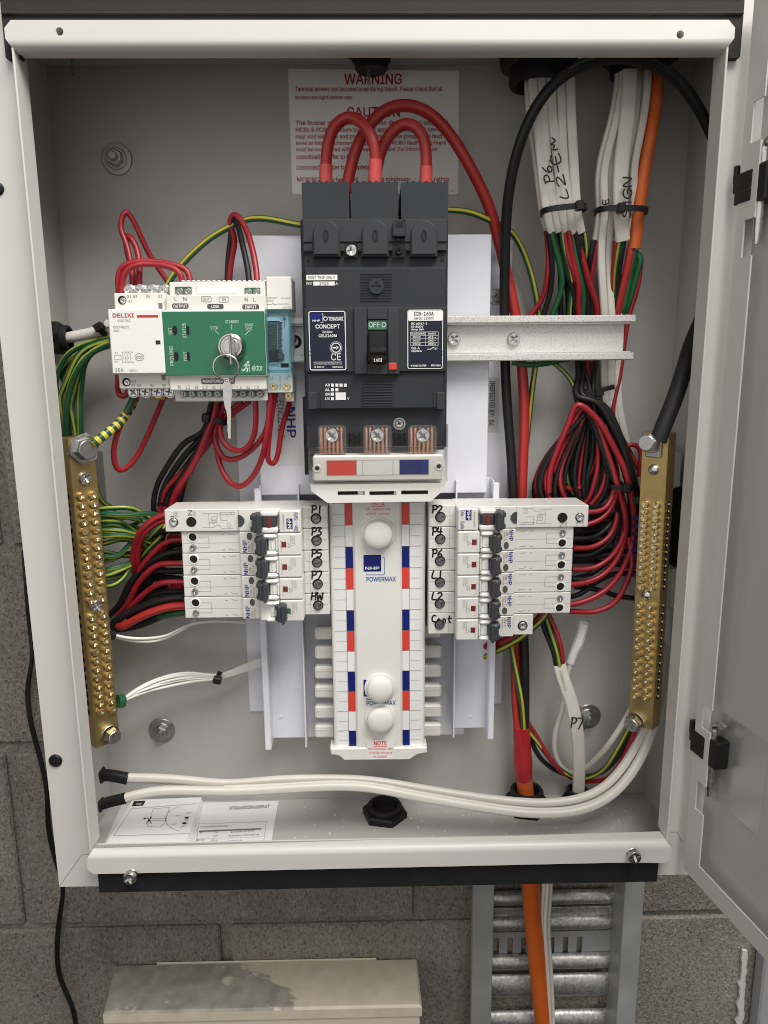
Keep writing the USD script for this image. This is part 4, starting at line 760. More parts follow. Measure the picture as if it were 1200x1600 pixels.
part(ct, 'lettering', J(*[txt(s, x0, 461.3, x1, 465.5, WB) for s, x0, x1 in (('R1', 199, 205), ('R3', 208, 214.5), ('R5', 228.5, 234.5), ('R7', 247.7, 253.7))], txt('A1', 200.5, 468.5, 206.5, 472.5, WB), txt('A2', 206.7, 594, 212.5, 598, WB), *[txt(s, x0, 600, x1, 604, WB) for s, x0, x1 in (('R2', 205.5, 211), ('R4', 215, 221), ('R6', 234.8, 240.8), ('R8', 253.5, 259.5))],
   txt('ELECTRIC', 184, 499.2, 204, 502.8, WA), txt('CDCH8s25', 177, 509, 201.3, 513, WA), txt('4NC', 177.3, 515, 186.5, 518.8, WA), txt('25A', 180, 575, 193, 581.3, WA), txt('400V~', 202, 576.7, 214.5, 580.7, WA)), 'print_grey')
part(ct, 'maker_name', J(txt('DELIXI', 176, 489.5, 209.5, 496, WA, 0, True), prect(214, 492.3, 247, 496, WA)), 'brand_red')
part(ct, 'window', prect(243.3, 531.8, 250.7, 538, WA), 'print_black')
dg = [frame(179, 555, 189.5, 562, WA, .0002)]+[pline([(191.5+4*i, 553), (191.5+4*i, 556.5), (193.5+4*i, 560), (191.5+4*i, 560.5), (191.5+4*i, 564)], WA, .0002) for i in range(4)]+[txt('A1', 179, 550, 184, 552.6, WA), txt('A2', 179, 563.5, 184, 566, WA), txt('R1 R3 R5 R7', 190.5, 549.5, 208, 552, WA), txt('R2 R4 R6 R8', 191, 564.6, 209, 567, WA), poval(218, 558, 7.4, 5.8, WA, EPS, .0003), txt('CCC', 213, 556, 223, 560.4, WA, 0, True)]
part(ct, 'wiring_diagram', J(*dg), 'print_grey')
part(ct, 'rail_clip', pbox(236, 618, 257.5, 624.5, .05, .060, .0005), 'orange_plastic')

# ================================================================ emergency lighting controller (green face, key switch)
WG = .0865
kc = thing('test_controller', 'cream controller with a glossy green face and key switch', 'controller', at(340, 625, .045))
part(kc, 'base', J(pbox(264.5, 440, 414.5, 463, .045, .074, .0008), pbox(273, 606, 418, 627, .045, .074, .0008), pbox(270, 460, 414, 610, .045, .074, .0008)), 'cream_plastic')
part(kc, 'front', J(pbox(259, 460, 414.5, 486.5, .06, WG-.004, .0009), pbox(264.5, 586, 416, 610, .06, WG-.004, .0009), pbox(256, 484, 415, 588, .06, WG-.0005, .0006)), 'cream_plastic')
part(kc, 'face_plate', pbox(254.5, 486.3, 414.6, 586.7, WG-.003, WG, .0006), 'green_print')
part(kc, 'finger_recess', J(pbox(307, 445.5, 373, 459, .0740, .0748, .0004)), 'white_plastic')
part(kc, 'vent_ribs', J(*[pbox(x, 437.5, x+5.5, 440.6, .06, .0735, .0006) for x in np.arange(283, 414, 8)]), 'cream_plastic')
for x0, x1, y0, y1, xs in ((273.5, 299, 448, 460, (280.5, 293)), (382, 406.5, 449.5, 461, (388, 401)), (282, 410, 611, 619.5, [287+13.25*i for i in range(10)])):
    gb = part(kc, 'terminal_block', pbox(x0, y0, x1, y1, .07, .0750, .0003), 'green_block')
    for x in xs: part(gb, 'terminal_screw', J(pan_screw(at(x, (y0+y1)/2+(.5 if y0 > 500 else 1.5), .0750), .0021, .0012, random.uniform(0, 90), 12), ring(at(x, (y0+y1)/2+(.5 if y0 > 500 else 1.5), .0750), .0022, .0028, 0, .0006, 14)), 'zinc_dull', smooth=40)
WF = WG-.004
part(kc, 'lettering', J(*[txt(s, a, b, c, d, WF) for s, a, b, c, d in (('L', 273, 464, 276, 470), ('N', 286, 464, 291.5, 470), ('OUT', 317, 465.3, 328, 470, ), ('IN', 346.5, 465.5, 353, 470.3), ('N', 382.5, 465, 387.3, 471), ('L', 396, 465, 399.5, 471), ('N', 278, 602, 282, 607.5), ('L1', 290.5, 602, 297, 607.5), ('N', 305.3, 602.3, 309.3, 607.8), ('L2', 317, 602.5, 324.3, 608), ('N', 332.3, 602.7, 336.3, 608.2), ('L3', 344.5, 602.7, 351, 608.2), ('N', 358, 603, 362, 608.4), ('L4', 371.3, 603, 378, 608.5), ('N', 385.7, 603.3, 390, 608.8), ('L5', 398, 603.3, 405, 608.8))],
   frame(314.5, 463, 330.5, 472, WF, .0003, .0012), frame(342, 463.5, 358, 472.5, WF, .0003, .0012)), 'print_grey')
for q in ((269, 474, 294.7, 482.5), (323.8, 475, 349.5, 483.2), (378.8, 475.5, 404.7, 484), (314.5, 591, 367, 600)): part(kc, 'dark_pill', prr(*q, WF, .0012), 'pill_grey')
part(kc, 'pill_lettering', J(txt('OUTPUT', 271, 476, 292.5, 480.6, WF+EPS, 0, True), txt('LINK', 330.5, 476.8, 342.5, 481.2, WF+EPS, 0, True), txt('INPUT', 383, 477.3, 400.5, 481.8, WF+EPS, 0, True), txt('MONITORED LINES', 317, 593, 365, 597.6, WF+EPS, 0, True)), 'print_white')
part(kc, 'face_lettering', J(txt('SET', 263.3, 512, 269, 522.5, WG, 90), txt('STATUS', 285, 505, 290.8, 528, WG, 90), txt('PROLONG', 265, 541, 270.8, 571, WG, 90), txt('TEST', 287, 549.5, 292.5, 564.5, WG, 90), txt('STOP', 329, 510, 341, 515, WG), txt('STANDBY', 352, 500, 373.3, 505, WG), txt('START', 382.5, 505.5, 396.5, 510, WG), txt('TEST', 384, 512, 394.7, 516, WG),
   pline([(336, 516.5), (342.5, 522.5)], WG, .0003), pline([(362.3, 507), (362.3, 515)], WG, .0003), pline([(390.5, 517.5), (387.5, 518.5), (383, 523.5)], WG, .0003), txt('ektor', 393.5, 569.3, 410.3, 579.6, WG),
   pline([(379, 579.5), (382.5, 577.5), (384, 573.5), (387, 576), (386, 580.5)], WG, .0009), pline([(384, 573.5), (386, 568.5)], WG, .0011), pline([(382, 571.5), (384, 568.5), (386.5, 569), (388.5, 571.5), (390.5, 570.5)], WG, .0007), poval(387, 566, 1.5, 1.6, WG), pline([(377, 577), (380, 576.7)], WG, .0004), pline([(388.8, 564), (389.6, 581)], WG, .0004)), 'print_pale')
for x, y in ((273.3, 516), (275.5, 557)): part(kc, 'push_button', J(prism(affinity.translate(affinity.scale(Point(0, 0).buffer(1, quad_segs=6), .0017, .0033), *at(x, y, WG)[:2]), WG-.001, WG+.0006)), 'black_plastic')
for x, y in ((293.5, 516), (294.3, 556.5)): part(kc, 'indicator', prr(x-2.2, y-7, x+2.2, y+7, WG, .0008), 'dark_hole')
kcx = at(361, 541.5, WG+.006); kcx[2] = WG
lk = part(kc, 'key_switch', J(lathe(kcx, [(.0101, 0), (.0101, .004), (.0092, .0062), (.0082, .0066), (.0076, .0052), (0, .0052)], 36)), 'chrome', smooth=35)
part(lk, 'lock_barrel', J(disc(kcx, .0060, .0050, .0078, 28), cbox(kcx[0]-.001, kcx[0]+.001, kcx[1]-.0052, kcx[1]+.0052, WG+.0075, WG+.0082, .0002)), 'zinc', smooth=35)
# keys on a ring, one key in the lock
ky = thing('key_ring', 'steel key ring hanging from the key switch, a second key dangling', 'keys', kcx+[0, 0, .012])
kv = WG+.0085
part(ky, 'key_in_lock', J(cbox(*R(358.3, 523.5, 362.3, 570, kv+.012), WG+.009, WG+.022, .0007)), 'chrome')
rc = np.array([at(354, 574, kv+.016), ]).reshape(3); rr = abs(at(354+20, 574, kv+.016)[0]-rc[0])
part(ky, 'split_ring', J(*[tube([rc+[rr*math.cos(t), rr*math.sin(t)*.98, dz+.0010*math.sin(t)] for t in np.linspace(0, 2*math.pi, 49)], .00062, 6, smooth_path=False) for dz in (0, .0013)]), 'chrome', smooth=60)
kw = kv+.0165; K = lambda x, y: tuple(at(x, y, kw)[:2])
bow = Polygon([K(351.5, 590.5), K(357.5, 590.5), K(358.5, 597), K(363, 601), K(362.8, 622), K(361, 637), K(361.6, 640), K(361.2, 684), K(359.5, 685.5), K(357.4, 684), K(357, 676), K(356, 672), K(356.6, 666), K(355.4, 660), K(356, 652), K(354.5, 641), K(352.3, 637), K(349.7, 622), K(348.7, 601), K(351, 597)])
part(ky, 'dangling_key', prism(bow.difference(Point(*K(354.5, 594.5)).buffer(.0012)), kw, kw+.0018), 'chrome')
part(ky, 'key_plate', prism(Polygon([K(350.5, 600), K(361.5, 600), K(361, 632), K(352.5, 632)]), kw+.0018, kw+.0023), 'zinc')

# ================================================================ timer (transparent blue window)
WT = .080
tmr = thing('timer_switch', 'slim cream timer switch behind a pale blue transparent window', 'timer', at(436, 620, .045))
part(tmr, 'housing', J(pbox(416.5, 432, 455.5, 484, .045, WT-.006, .0007), pbox(417.5, 583, 457, 614, .045, WT-.006, .0007), pbox(446, 612, 459, 627.5, .045, WT-.014, .0007), pbox(417, 484, 455.5, 584, .045, WT-.012, .0006)), 'cream_plastic')
WV = WT-.006
part(tmr, 'lettering', J(txt('220/240V~', 417.8, 464, 433.5, 467, WV), txt('50/60Hz', 439, 464.5, 454, 467.4, WV), txt('R12th', 418, 468.6, 426.8, 471.4, WV), txt('16(4) 250V~', 435, 473.5, 453.5, 476.8, WV), txt('10TTE', 442, 479, 454, 481.7, WV), pline([(418, 475.5), (424, 475.5), (428, 473.5)], WV, .0003), pline([(427, 476), (433, 476)], WV, .0003), txt('L', 422, 590, 424, 594, WV), txt('N', 450.5, 586.5, 453, 590, WV), txt('240V~ 50Hz', 436.5, 587, 439, 609, WV, 90), poval(447.5, 591.5, 2.6, 2.6, WV, EPS, .0002), pline([(425, 588), (427.5, 593)], WV, .0003)), 'print_grey')
part(tmr, 'dial', J(lathe(at(431, 533, WT-.0228)+[-.001, 0, 0], [(0, -.017), (.0135, -.017), (.0135, .017), (0, .017)], 40, 'v')), 'white_plastic', smooth=30)
part(tmr, 'segment_ring', J(*[pbox(420+(i % 2)*.0, y, 432.5, y+1.5, .068, .0725, .0002) for i, y in enumerate(np.arange(505, 548, 2.6))]), 'pill_grey')
part(tmr, 'scale', J(*[pbox(434, y, 439 if i % 4 else 441, y+.6, .068, .0722, .0001) for i, y in enumerate(np.arange(503, 556, 2.2))]), 'print_grey')
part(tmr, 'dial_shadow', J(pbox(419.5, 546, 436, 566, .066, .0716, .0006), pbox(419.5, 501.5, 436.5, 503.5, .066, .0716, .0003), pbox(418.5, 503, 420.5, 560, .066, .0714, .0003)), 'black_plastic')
part(tmr, 'selector', J(pbox(433.5, 552, 443, 561, .068, .0740, .0005), pbox(437, 549, 441, 564, .068, .0730, .0004)), 'pill_grey')
part(tmr, 'inner_plate', J(pbox(437, 492, 452, 575, .0675, .0690, .0003), pbox(419, 490, 437, 501, .0675, .0690, .0003), pbox(419, 567, 452, 579, .0675, .069, .0003)), 'paper_shade')
part(tmr, 'arrow_mark', J(pline([(444.5, 512), (444.5, 498)], .0692, .0005), flat([at(441.5, 500, .069)[:2], at(447.5, 500, .069)[:2], at(444.5, 494.5, .069)[:2]], .0694)), 'print_grey')
cb = R(414.8, 483, 456, 584, WT+.0045); o = rrect(*cb, .001); 
tw_ = part(tmr, 'window', prism(o, WT+.0033, WT+.0045), 'clear_blue'); part(tw_, 'window_rim', J(prism(o.difference(o.buffer(-.0014)), .066, WT+.0032), pbox(415, 483.5, 455.5, 489, WT+.0046, WT+.0058, .0003), pbox(415, 489.2, 418.5, 583, WT+.0046, WT+.0054, .0003), pbox(452, 489.2, 455.5, 583, WT+.0046, WT+.0054, .0003), pbox(418.6, 576, 452, 583, WT+.0046, WT+.0054, .0003), pbox(424, 570, 436, 574, WT+.0046, WT+.0052, .0002)), 'clear_blue_edge')
for x, y, w in ((427.5, 604, WV), (448, 604.5, WV), (451, 619, WT-.014)): part(tmr, 'terminal_screw', J(pan_screw(at(x, y, w), .0023, .0010, 30, 14), ring(at(x, y, w), .0023, .0031, 0, .0005, 16)), 'brass_screw', smooth=40)

# ================================================================ brass bars
def brass_bar(name, label, cat, s, top, bot, w, grp, screws):
    th_ = math.radians(46)*(-s)            # left bar turns to face right
    ct_, st_ = math.cos(th_), math.sin(th_)
    A0, A1 = at(*top, w), at(*bot, w); L = np.linalg.norm(A1-A0); dn_ = (A1-A0)/L
    ex = np.array([ct_, 0, -st_]); ex -= dn_*(ex @ dn_); ex /= np.linalg.norm(ex); nz = np.cross(ex, -dn_); hw, dp = .0104, .0145
    def mp(m): v = np.asarray(m[0]); return (A0+np.outer(v[:, 0], ex)+np.outer(-v[:, 1], dn_)+np.outer(v[:, 2], nz), m[1])
    def loc(x, y):                          # view point -> bar coordinates on its front face
        d = FW*FPX+RT*(x-600)-UP*(y-800); d = np.array([d[0], d[2], -d[1]]); c = np.array([CAM[0], CAM[2], -CAM[1]])
        t = ((A0-c) @ nz)/(d @ nz); p = c+d*t-A0; return np.array([p @ ex, -(p @ dn_), 0])
    b = thing(name, label, cat, A1)
    part(b, 'bar', mp(cbox(-hw, hw, -L, 0, -dp, 0, .0006)), 'brass')
    n = [(k, i) for i in range(2) for k in range(len(screws[i]))]
    for i in range(2):
        for q in screws[i]:
            c = loc(*q); c[0] = (-.0044, .0048)[i]; tilt = random.uniform(-2, 2)
            part(b, 'terminal_screw', mp(J(lathe(c, [(.0031, -.0002), (.0031, .0016+random.uniform(0, .0012)), (.0026, .0024)], 12), moved(slot_screw(c, .0031, .0019, random.uniform(0, 180)) if random.random() < .5 else pan_screw(c, .0031, .0019, random.uniform(0, 90), 12), (0, 0, .0016)))), 'brass_screw', smooth=40)
            sx = s*(-1) * hw
            part(b, 'wire_hole', mp(lathe((s*hw, c[1], -dp*.5), [(0, s*.0002), (.0021, s*.0002)][::(1 if s < 0 else -1)], 10, 'u')), 'dark_hole')
    return b, mp, loc, L, hw
def col(x0, y0, x1, y1, n): return [(x0+(x1-x0)*i/(n-1), y0+(y1-y0)*i/(n-1)) for i in range(n)]
lc = [col(127, 775, 143.5, 937, 13)+col(144.5, 964, 160, 1110, 12), col(146, 773, 161.5, 933, 13)+col(163, 959, 178, 1106, 12)]
eb, mp, loc, L, hw = brass_bar('earth_bar', 'brass terminal bar with two rows of screws on the left, green wires behind it', 'terminal bar', -1, (126, 683), (169, 1163), .078, None, lc)
def bolt(b, mp, c, r=.0088, lug=None, name='lug_bolt', hexwash=False):
    m = [lathe(c, [(r*1.0, 0), (r*1.0, .0014), (r*.97, .0016)], 28)] if not hexwash else [hexnut(c, r*1.25, .0022, .3)]
    m += [lathe(c, [(r*.86, .0016), (r*.86, .007), (r*.74, .0085), (0, .0085)], 6, 'w', .2), disc(c, r*.70, .007, .0092, 28)]
    part(b, name, mp(J(*m)), 'zinc', smooth=30)
bolt(eb, mp, loc(130, 701)+[0, 0, .0], .0100, hexwash=True); bolt(eb, mp, loc(172, 1147), .0078)
for q in ((132.5, 747), (150.5, 947)): part(eb, 'fixing_screw', mp(J(pan_screw(loc(*q), .0050, .0022, 30, 20))), 'zinc', smooth=40)
part(eb, 'stamped_mark', mp(J(*[flat(LineString([(-.004+.0022*i, -.030), (-.003+.0022*i, -.0285), (-.0022+.0022*i, -.0302)]).buffer(.00012), .0002) for i in range(4)])), 'print_grey')
rc_ = [col(1012.5, 787, 1000, 915, 13)+col(998, 943, 988.5, 1084, 12), col(1030, 789, 1018.5, 917, 13)+col(1016.5, 946, 1006.5, 1087, 12)]
nb, mpr, locr, L2, hw2 = brass_bar('neutral_bar', 'brass terminal bar on the right with a thick grey cable bolted on top', 'terminal bar', 1, (1024, 676), (1000, 1136), .078, None, rc_)
bolt(nb, mpr, locr(1020, 690)+[0, 0, .003], .0086); bolt(nb, mpr, locr(993, 1127), .0082)
for q in ((1021.5, 734), (1010.5, 930)): part(nb, 'fixing_screw', mpr(J(lathe(locr(*q), [(.0044, 0), (.0040, .0014), (.0026, .0026), (0, .0031)], 20), )), 'zinc', smooth=60)
part(nb, 'cable_lug', mpr(cbox(-.006, .006, -.019, -.003, .0003, .003, .0008)), 'zinc_dull')
part(nb, 'side_rivet', mpr(J(*[lathe((hw2, locr(*q)[1], -.0072), [(.0013, -.0002), (.0011, .0012), (0, .0014)], 8, 'u') for q in rc_[1]])), 'brass_screw')
# moulded posts that carry the bars
def post(x, y0, y1, label, s, mt='breaker_plastic'):
    t = thing('bar_post', label, 'bracket', at(x, y1, 0))
    a = R(x-17, y0, x+17, y1, .058); part(t, 'block', cbox(*a, .0005, .058, .0012), mt)
    part(t, 'rib', J(*[cbox(a[0]+.002+i*.0045, a[0]+.0036+i*.0045, a[2]-.0004, a[3]+.0004, .03, .0595, .0004) for i in range(int((a[1]-a[0])/.0045))]), mt)
post(1048, 708, 762, 'ribbed white bracket behind the top of the right brass bar', 1); post(1042, 890, 950, 'ribbed white bracket behind the middle of the right brass bar', 1)
t = thing('bar_post', 'dark grey bracket behind the left brass bar, against the side wall', 'bracket', at(104, 850, 0)); part(t, 'block', pbox(97, 716, 122, 830, .0005, .060, .001), 'zinc_dull')
t = thing('bar_cover', 'black shield beside the right brass bar, between the two white brackets', 'shield', at(1050, 890, 0)); part(t, 'plate', pbox(1030, 763, 1068, 889, .03, .040, .001), 'black_rubber')

# ================================================================ leaflets on the floor of the cabinet
FL = -CV+.0004
def sheet(px4, lift, th): 
    q = [atv(x, y, -.318) for x, y in px4]; P_ = Polygon([(a[0], -a[2]) for a in q]); m = prism(P_, lift, lift+th); v = m[0]; return np.c_[v[:, 0], FL+v[:, 2], -v[:, 1]], m[1]
def onsheet(ms, lift):
    return [(np.c_[m[0][:, 0], np.full(len(m[0]), FL+lift+.0002), m[0][:, 2]], m[1]) for m in ms]
def floor_txt(s, a, b, h, lift, bold=False):      # baseline from view point a to b on the floor
    p, q = atv(*a, -.318), atv(*b, -.318); g_, f_ = glyphs(s, bold); ex = q-p; ez = np.array([ex[2], 0, -ex[0]]); ez = ez/np.linalg.norm(ez)*h
    v = p+np.outer(g_[:, 0], ex)+np.outer(g_[:, 1], ez); v[:, 1] = FL+lift+.0002; return v, f_
def floor_poly(pts, lift, line=None):
    q = [atv(x, y, -.318) for x, y in pts]; P_ = Polygon([(a[0], -a[2]) for a in q]) if line is None else LineString([(a[0], -a[2]) for a in q]).buffer(line/2)
    m = flat(P_, 0); return np.c_[m[0][:, 0], np.full(len(m[0]), FL+lift+.0003), -m[0][:, 1]], m[1]
lf = thing('instruction_leaflet', 'white instruction leaflet lying flat on the cabinet floor, right of the folded one', 'leaflet', atv(360, 1290, FL))
part(lf, 'sheet', sheet([(300, 1250), (435, 1247), (421, 1326), (283, 1333)], .0, .0006), 'paper')
lf_l = .0006
part(lf, 'lettering', J(floor_txt('STALLATION LEAFLET', (358, 1261), (421, 1258), .0052, lf_l, True), floor_txt('STATUS INDICATOR TABLE', (313, 1289), (356, 1287.5), .0025, lf_l), *[floor_txt(s, a, b, .0022, lf_l) for s, a, b in (('SET', (311, 1298), (316, 1298)), ('PROLONG', (306, 1309.5), (319, 1309)), ('OTHER', (302, 1324.5), (312, 1324)), ('Indicator', (360, 1297), (398, 1294)), ('Battery charging', (357, 1303), (404, 1300.5)), ('Lamp off', (356, 1310.5), (378, 1310)), ('Continuous', (353, 1317), (392, 1314.5)), ('On', (335, 1297.5), (340, 1297)), ('Off', (332, 1303), (340, 1302.5)), ('On', (329, 1310), (338, 1309.5)), ('Flashing', (327, 1317), (346, 1316.5)))]), 'print_black')
part(lf, 'table_lines', J(floor_poly([(305, 1328), (310, 1283), (416, 1279.5), (410, 1324)], lf_l, .0003), floor_poly([(311, 1293.5), (408, 1289.5), (407.6, 1291.7), (310.7, 1295.7)], lf_l), floor_poly([(304, 1322), (409, 1317.5)], lf_l, .0003), floor_poly([(307, 1306.5), (411, 1303)], lf_l, .0002)), 'print_grey')
sk = thing('folded_leaflets', 'small stack of folded white instruction leaflets in the left floor corner', 'leaflets', atv(230, 1290, FL))
part(sk, 'under_sheet', sheet([(190, 1254), (318, 1249), (300, 1330), (155, 1331)], .0007, .0006), 'paper_shade')
for i in range(4):
    o_ = (3-i)*1.2; part(sk, 'sheet', sheet([(207-o_*.4, 1254), (315+o_*.5, 1249.5+o_*.2), (290+o_*.6, 1325+o_*1.2), (166-o_*.5, 1322+o_*1.3)], .0016+i*.0013, .0008), 'paper')
sl_ = .0016+3*.0013+.0008
part(sk, 'printing', J(floor_poly([(210, 1256), (228, 1255.5), (224, 1263), (206, 1264)], sl_), floor_poly([(225, 1282), (230, 1283), (225, 1285)], sl_), floor_poly([(229, 1291), (237, 1281)], sl_, .001), floor_poly([(231, 1282), (237, 1291)], sl_, .0008), floor_poly([(289, 1281), (294, 1280.5), (296, 1282), (293.5, 1283.8), (289, 1283.2)], sl_), floor_poly([(285, 1289.5), (290, 1289), (292.5, 1290.8), (290, 1292.4), (285, 1292)], sl_), floor_txt('OFF', (291, 1276), (299, 1275.5), .002, sl_), floor_txt('ON', (287, 1287), (294, 1286.7), .002, sl_), floor_txt('OFF', (283, 1297), (291, 1296.5), .002, sl_), floor_txt('30 C', (275, 1280), (283, 1279.5), .0018, sl_), floor_txt('90 C', (268, 1293.5), (276, 1293), .0018, sl_)), 'print_black')
part(sk, 'line_drawing', J(floor_poly([(178, 1311), (206, 1268), (309, 1260)], sl_, .0003), floor_poly([(179, 1310.5), (298, 1307)], sl_, .0003), *[floor_poly([(259+32*(1-math.cos(t)), 1284-20*math.sin(t)) for t in np.linspace(-1.2, 1.3, 14)], sl_, .0003) for _ in (0,)], floor_poly([(235, 1284), (262, 1283)], sl_, .0003), floor_poly([(235, 1286.5), (261, 1286)], sl_, .0003), floor_poly([(230, 1296), (240, 1268), (265, 1266), (258, 1290), (250, 1297), (230, 1296)], sl_, .0003)), 'pill_grey')
part(sk, 'page_mark', floor_txt('00', (213, 1262), (221, 1261.5), .0022, sl_+.0003, True), 'print_white')

# ================================================================ below the cabinet
# cable ladder
ld = thing('cable_ladder', 'galvanised perforated cable ladder fixed to the blocks below the cabinet', 'cable tray', at(870, 1590, -.02))
VB, VTOP = -.72, -.325
uL0, uL1 = at(740, 1400, .012)[0], at(772, 1400, .012)[0]; uR0, uR1 = at(976, 1400, .012)[0], at(1006, 1400, .012)[0]
part(ld, 'side_rail', J(cbox(uL0, uL1, VB, VTOP, .0105, .012, .0004), cbox(uL1-.0014, uL1, VB, VTOP, -.0195, .0104, .0003), cbox(uL0, uL0+.0014, VB, VTOP, .000, .0104, .0003)), 'galv_frame')
part(ld, 'side_rail', J(cbox(uR0, uR1, VB, VTOP, .0105, .012, .0004), cbox(uR0, uR0+.0014, VB, VTOP, -.0195, .0104, .0003), cbox(uR1-.0014, uR1, VB, VTOP, .000, .0104, .0003)), 'galv_frame')
part(ld, 'floor_strip', J(*[cbox(uL1, uR0, at(870, y1, -.018)[1], at(870, y0, -.018)[1], -.0215, -.018, .0006) for y0, y1 in ((1358, 1366), (1418, 1442), (1496, 1512),)]), 'galv_rung')
def rung(y0, y1, bow=.0075):
    a, b = at(870, y0, -.012)[1], at(870, y1, -.012)[1]; m = (a+b)/2; h = (a-b)/2; prof = [(m+h*math.cos(t), -.0185+bow*math.sin(t)) for t in np.linspace(0, math.pi, 13)]
    V_, F_ = [], []; us = [uL1+.0002, uL1+.006, uR0-.006, uR0-.0002]; sc = [.55, 1, 1, .55]
    for u, s in zip(us, sc): V_ += [(u, v, -.0185+(w+.0185)*s) for v, w in prof]
    n = len(prof)
    for i in range(3):
        for j in range(n-1): o = i*n+j; F_ += [[o, o+1, o+n+1], [o, o+n+1, o+n]]
    return np.array(V_), np.array(F_)
for y0, y1 in ((1397, 1418), (1436, 1458), (1497, 1519), (1528, 1563), (1585, 1612)): part(ld, 'rung', rung(y0, y1), 'galv_rung', smooth=40)
pl = sbox(uL1, at(870, 1498, -.018)[1], uR0, at(870, 1457, -.018)[1])
for i in range(8): x = 780+28*i; pl = pl.difference(rrect(at(x, 0, -.018)[0], at(x+11, 0, -.018)[0], at(870, 1493, -.018)[1], at(870, 1466, -.018)[1], .001))
part(ld, 'perforated_strip', prism(pl, -.0212, -.0195), 'galv_frame')
# cream box with cement dust
bx = thing('junction_box', 'cream metal box under the cabinet, its top crusted with cement dust', 'box', (-.12, -.6, -.0235))
bt = -.525; pb = [(-.279, -.0235), (.0382, -.0235), (.0392, .0345), (-.2705, .0345)]
lid = Polygon([(a, -b) for a, b in pb]); m = bevprism(lid, 0, .012, .002); part(bx, 'lid', (np.c_[m[0][:, 0], bt-.012+m[0][:, 2], -m[0][:, 1]], m[1]), 'dusty_cream')
part(bx, 'body', cbox(-.272, .0375, bt-.26, bt-.0125, -.0234, .0325, .001), 'cream_metal')
part(bx, 'back_flange', cbox(-.235, -.005, bt-.002, bt+.0018, -.0233, -.0222, .0004), 'cream_metal')
single('wall_panel', 'smooth grey panel at the lower right beside the block wall', 'panel', cbox(*R(1180, 1470, 1420, 1800, -.005), -.0225, -.005, .002), 'wall_panel')
ys_ = np.arange(1486, 1640, 6.5); lft = [at(1163-.065*(y-1488)-1.6-abs(random.gauss(0, 2.0)), y, -.02)[:2] for y in ys_]; rgt = [at(1166-.065*(y-1488)+1.2+abs(random.gauss(0, 1.4)), y, -.02)[:2] for y in ys_]
m = prism(Polygon(lft+rgt[::-1]).buffer(0), -.0232, -.0200)
single('sealant_bead', 'ragged pale sealant bead beside the grey panel', 'sealant', m, 'sealant')

# ================================================================ cables and wires, each a thing of its own
def wire(name, label, pts, d, material, w=None, cat='wire', group=None, n=10, flat=None, twist=0., phase=0., k=6):
    gy = material in ('earth_wire', 'earth_thin', 'earth_tape')
    return single(name, label, cat, tube(W(pts, w), d/2, n=12 if gy else n, k=k, uv=gy, flat=flat, twist=twist, phase=phase-3.26), material, smooth=False if gy else 60, group=group)
_old_single = single
def mats_smooth(m):                                   # smooth normals for striped tubes too
    return m
# --- heavy red cables over the isolator
def sleeve(par, pts, d): part(par, 'coloured_sleeve', tube(W(pts), d/2, 16, 6), 'red_sleeve', smooth=50)
c = wire('power_cable', 'thick red cable arching from the left to the middle pole of the isolator', [(509, 300, .055), (509, 268, .056), (512, 230, .058), (524, 197, .060), (546, 184, .063), (569, 196, .068), (583, 222, .071), (587, 255, .071), (585, 300, .069)], .0085, 'red_cable', cat='cable', n=18)
sleeve(c, [(509, 300, .055), (509, 278, .0555), (509, 258, .056)], .0098); sleeve(c, [(585, 300, .069), (586, 270, .0705), (586.5, 250, .071)], .0098)
c = wire('power_cable', 'thick red cable arching from behind the middle pole to the right pole', [(583, 300, .055), (589, 262, .055), (602, 222, .055), (625, 197, .056), (646, 197, .058), (662, 218, .060), (666, 255, .061), (665, 300, .061)], .0085, 'red_cable', cat='cable', n=18)
sleeve(c, [(665, 300, .061), (665.5, 280, .061), (666, 261, .061)], .0096)
wire('power_cable', 'longest thick red cable, looping over and running down the right side behind the rail', [(540, 300, .050), (546, 272, .050), (556, 235, .050), (574, 200, .050), (600, 174, .050), (632, 165, .049), (668, 176, .047), (702, 209, .044), (735, 262, .040), (762, 318, .034), (778, 370, .028), (792, 430, .024), (805, 490, .022), (814, 560, .021), (819, 640, .021), (817, 720, .022), (814, 800, .022), (810, 900, .022), (807, 1000, .024), (806, 1080, .028), (811, 1145, .034)], .0088, 'red_cable', cat='cable', n=18)
# --- big black cable curling over the top right
wire('black_cable', 'thick black cable curling under the roof and down between the red cable and the tray', [(1135, 420, .060), (1140, 330, .060), (1128, 255, .062), (1100, 185, .066), (1058, 125, .070), (1010, 97, .073), (965, 90, .075), (912, 101, .076), (862, 135, .074), (826, 190, .068), (803, 258, .058), (792, 330, .046), (789, 400, .036), (788, 470, .028), (789, 560, .024), (793, 640, .024), (799, 720, .026), (803, 790, .028), (812, 880, .030), (817, 960, .030), (820, 1040, .032), (820, 1140, .036)], .0080, 'black_cable', cat='cable', n=18)
wire('grey_cable', 'thick dark grey cable coming round the right edge to the top of the right bar', [(1132, 400, .045), (1112, 465, .052), (1084, 530, .062), (1068, 580, .071), (1052, 628, .078), (1036, 668, .082), (1028, 690, .083)], .0125, 'grey_cable', cat='cable', n=18)
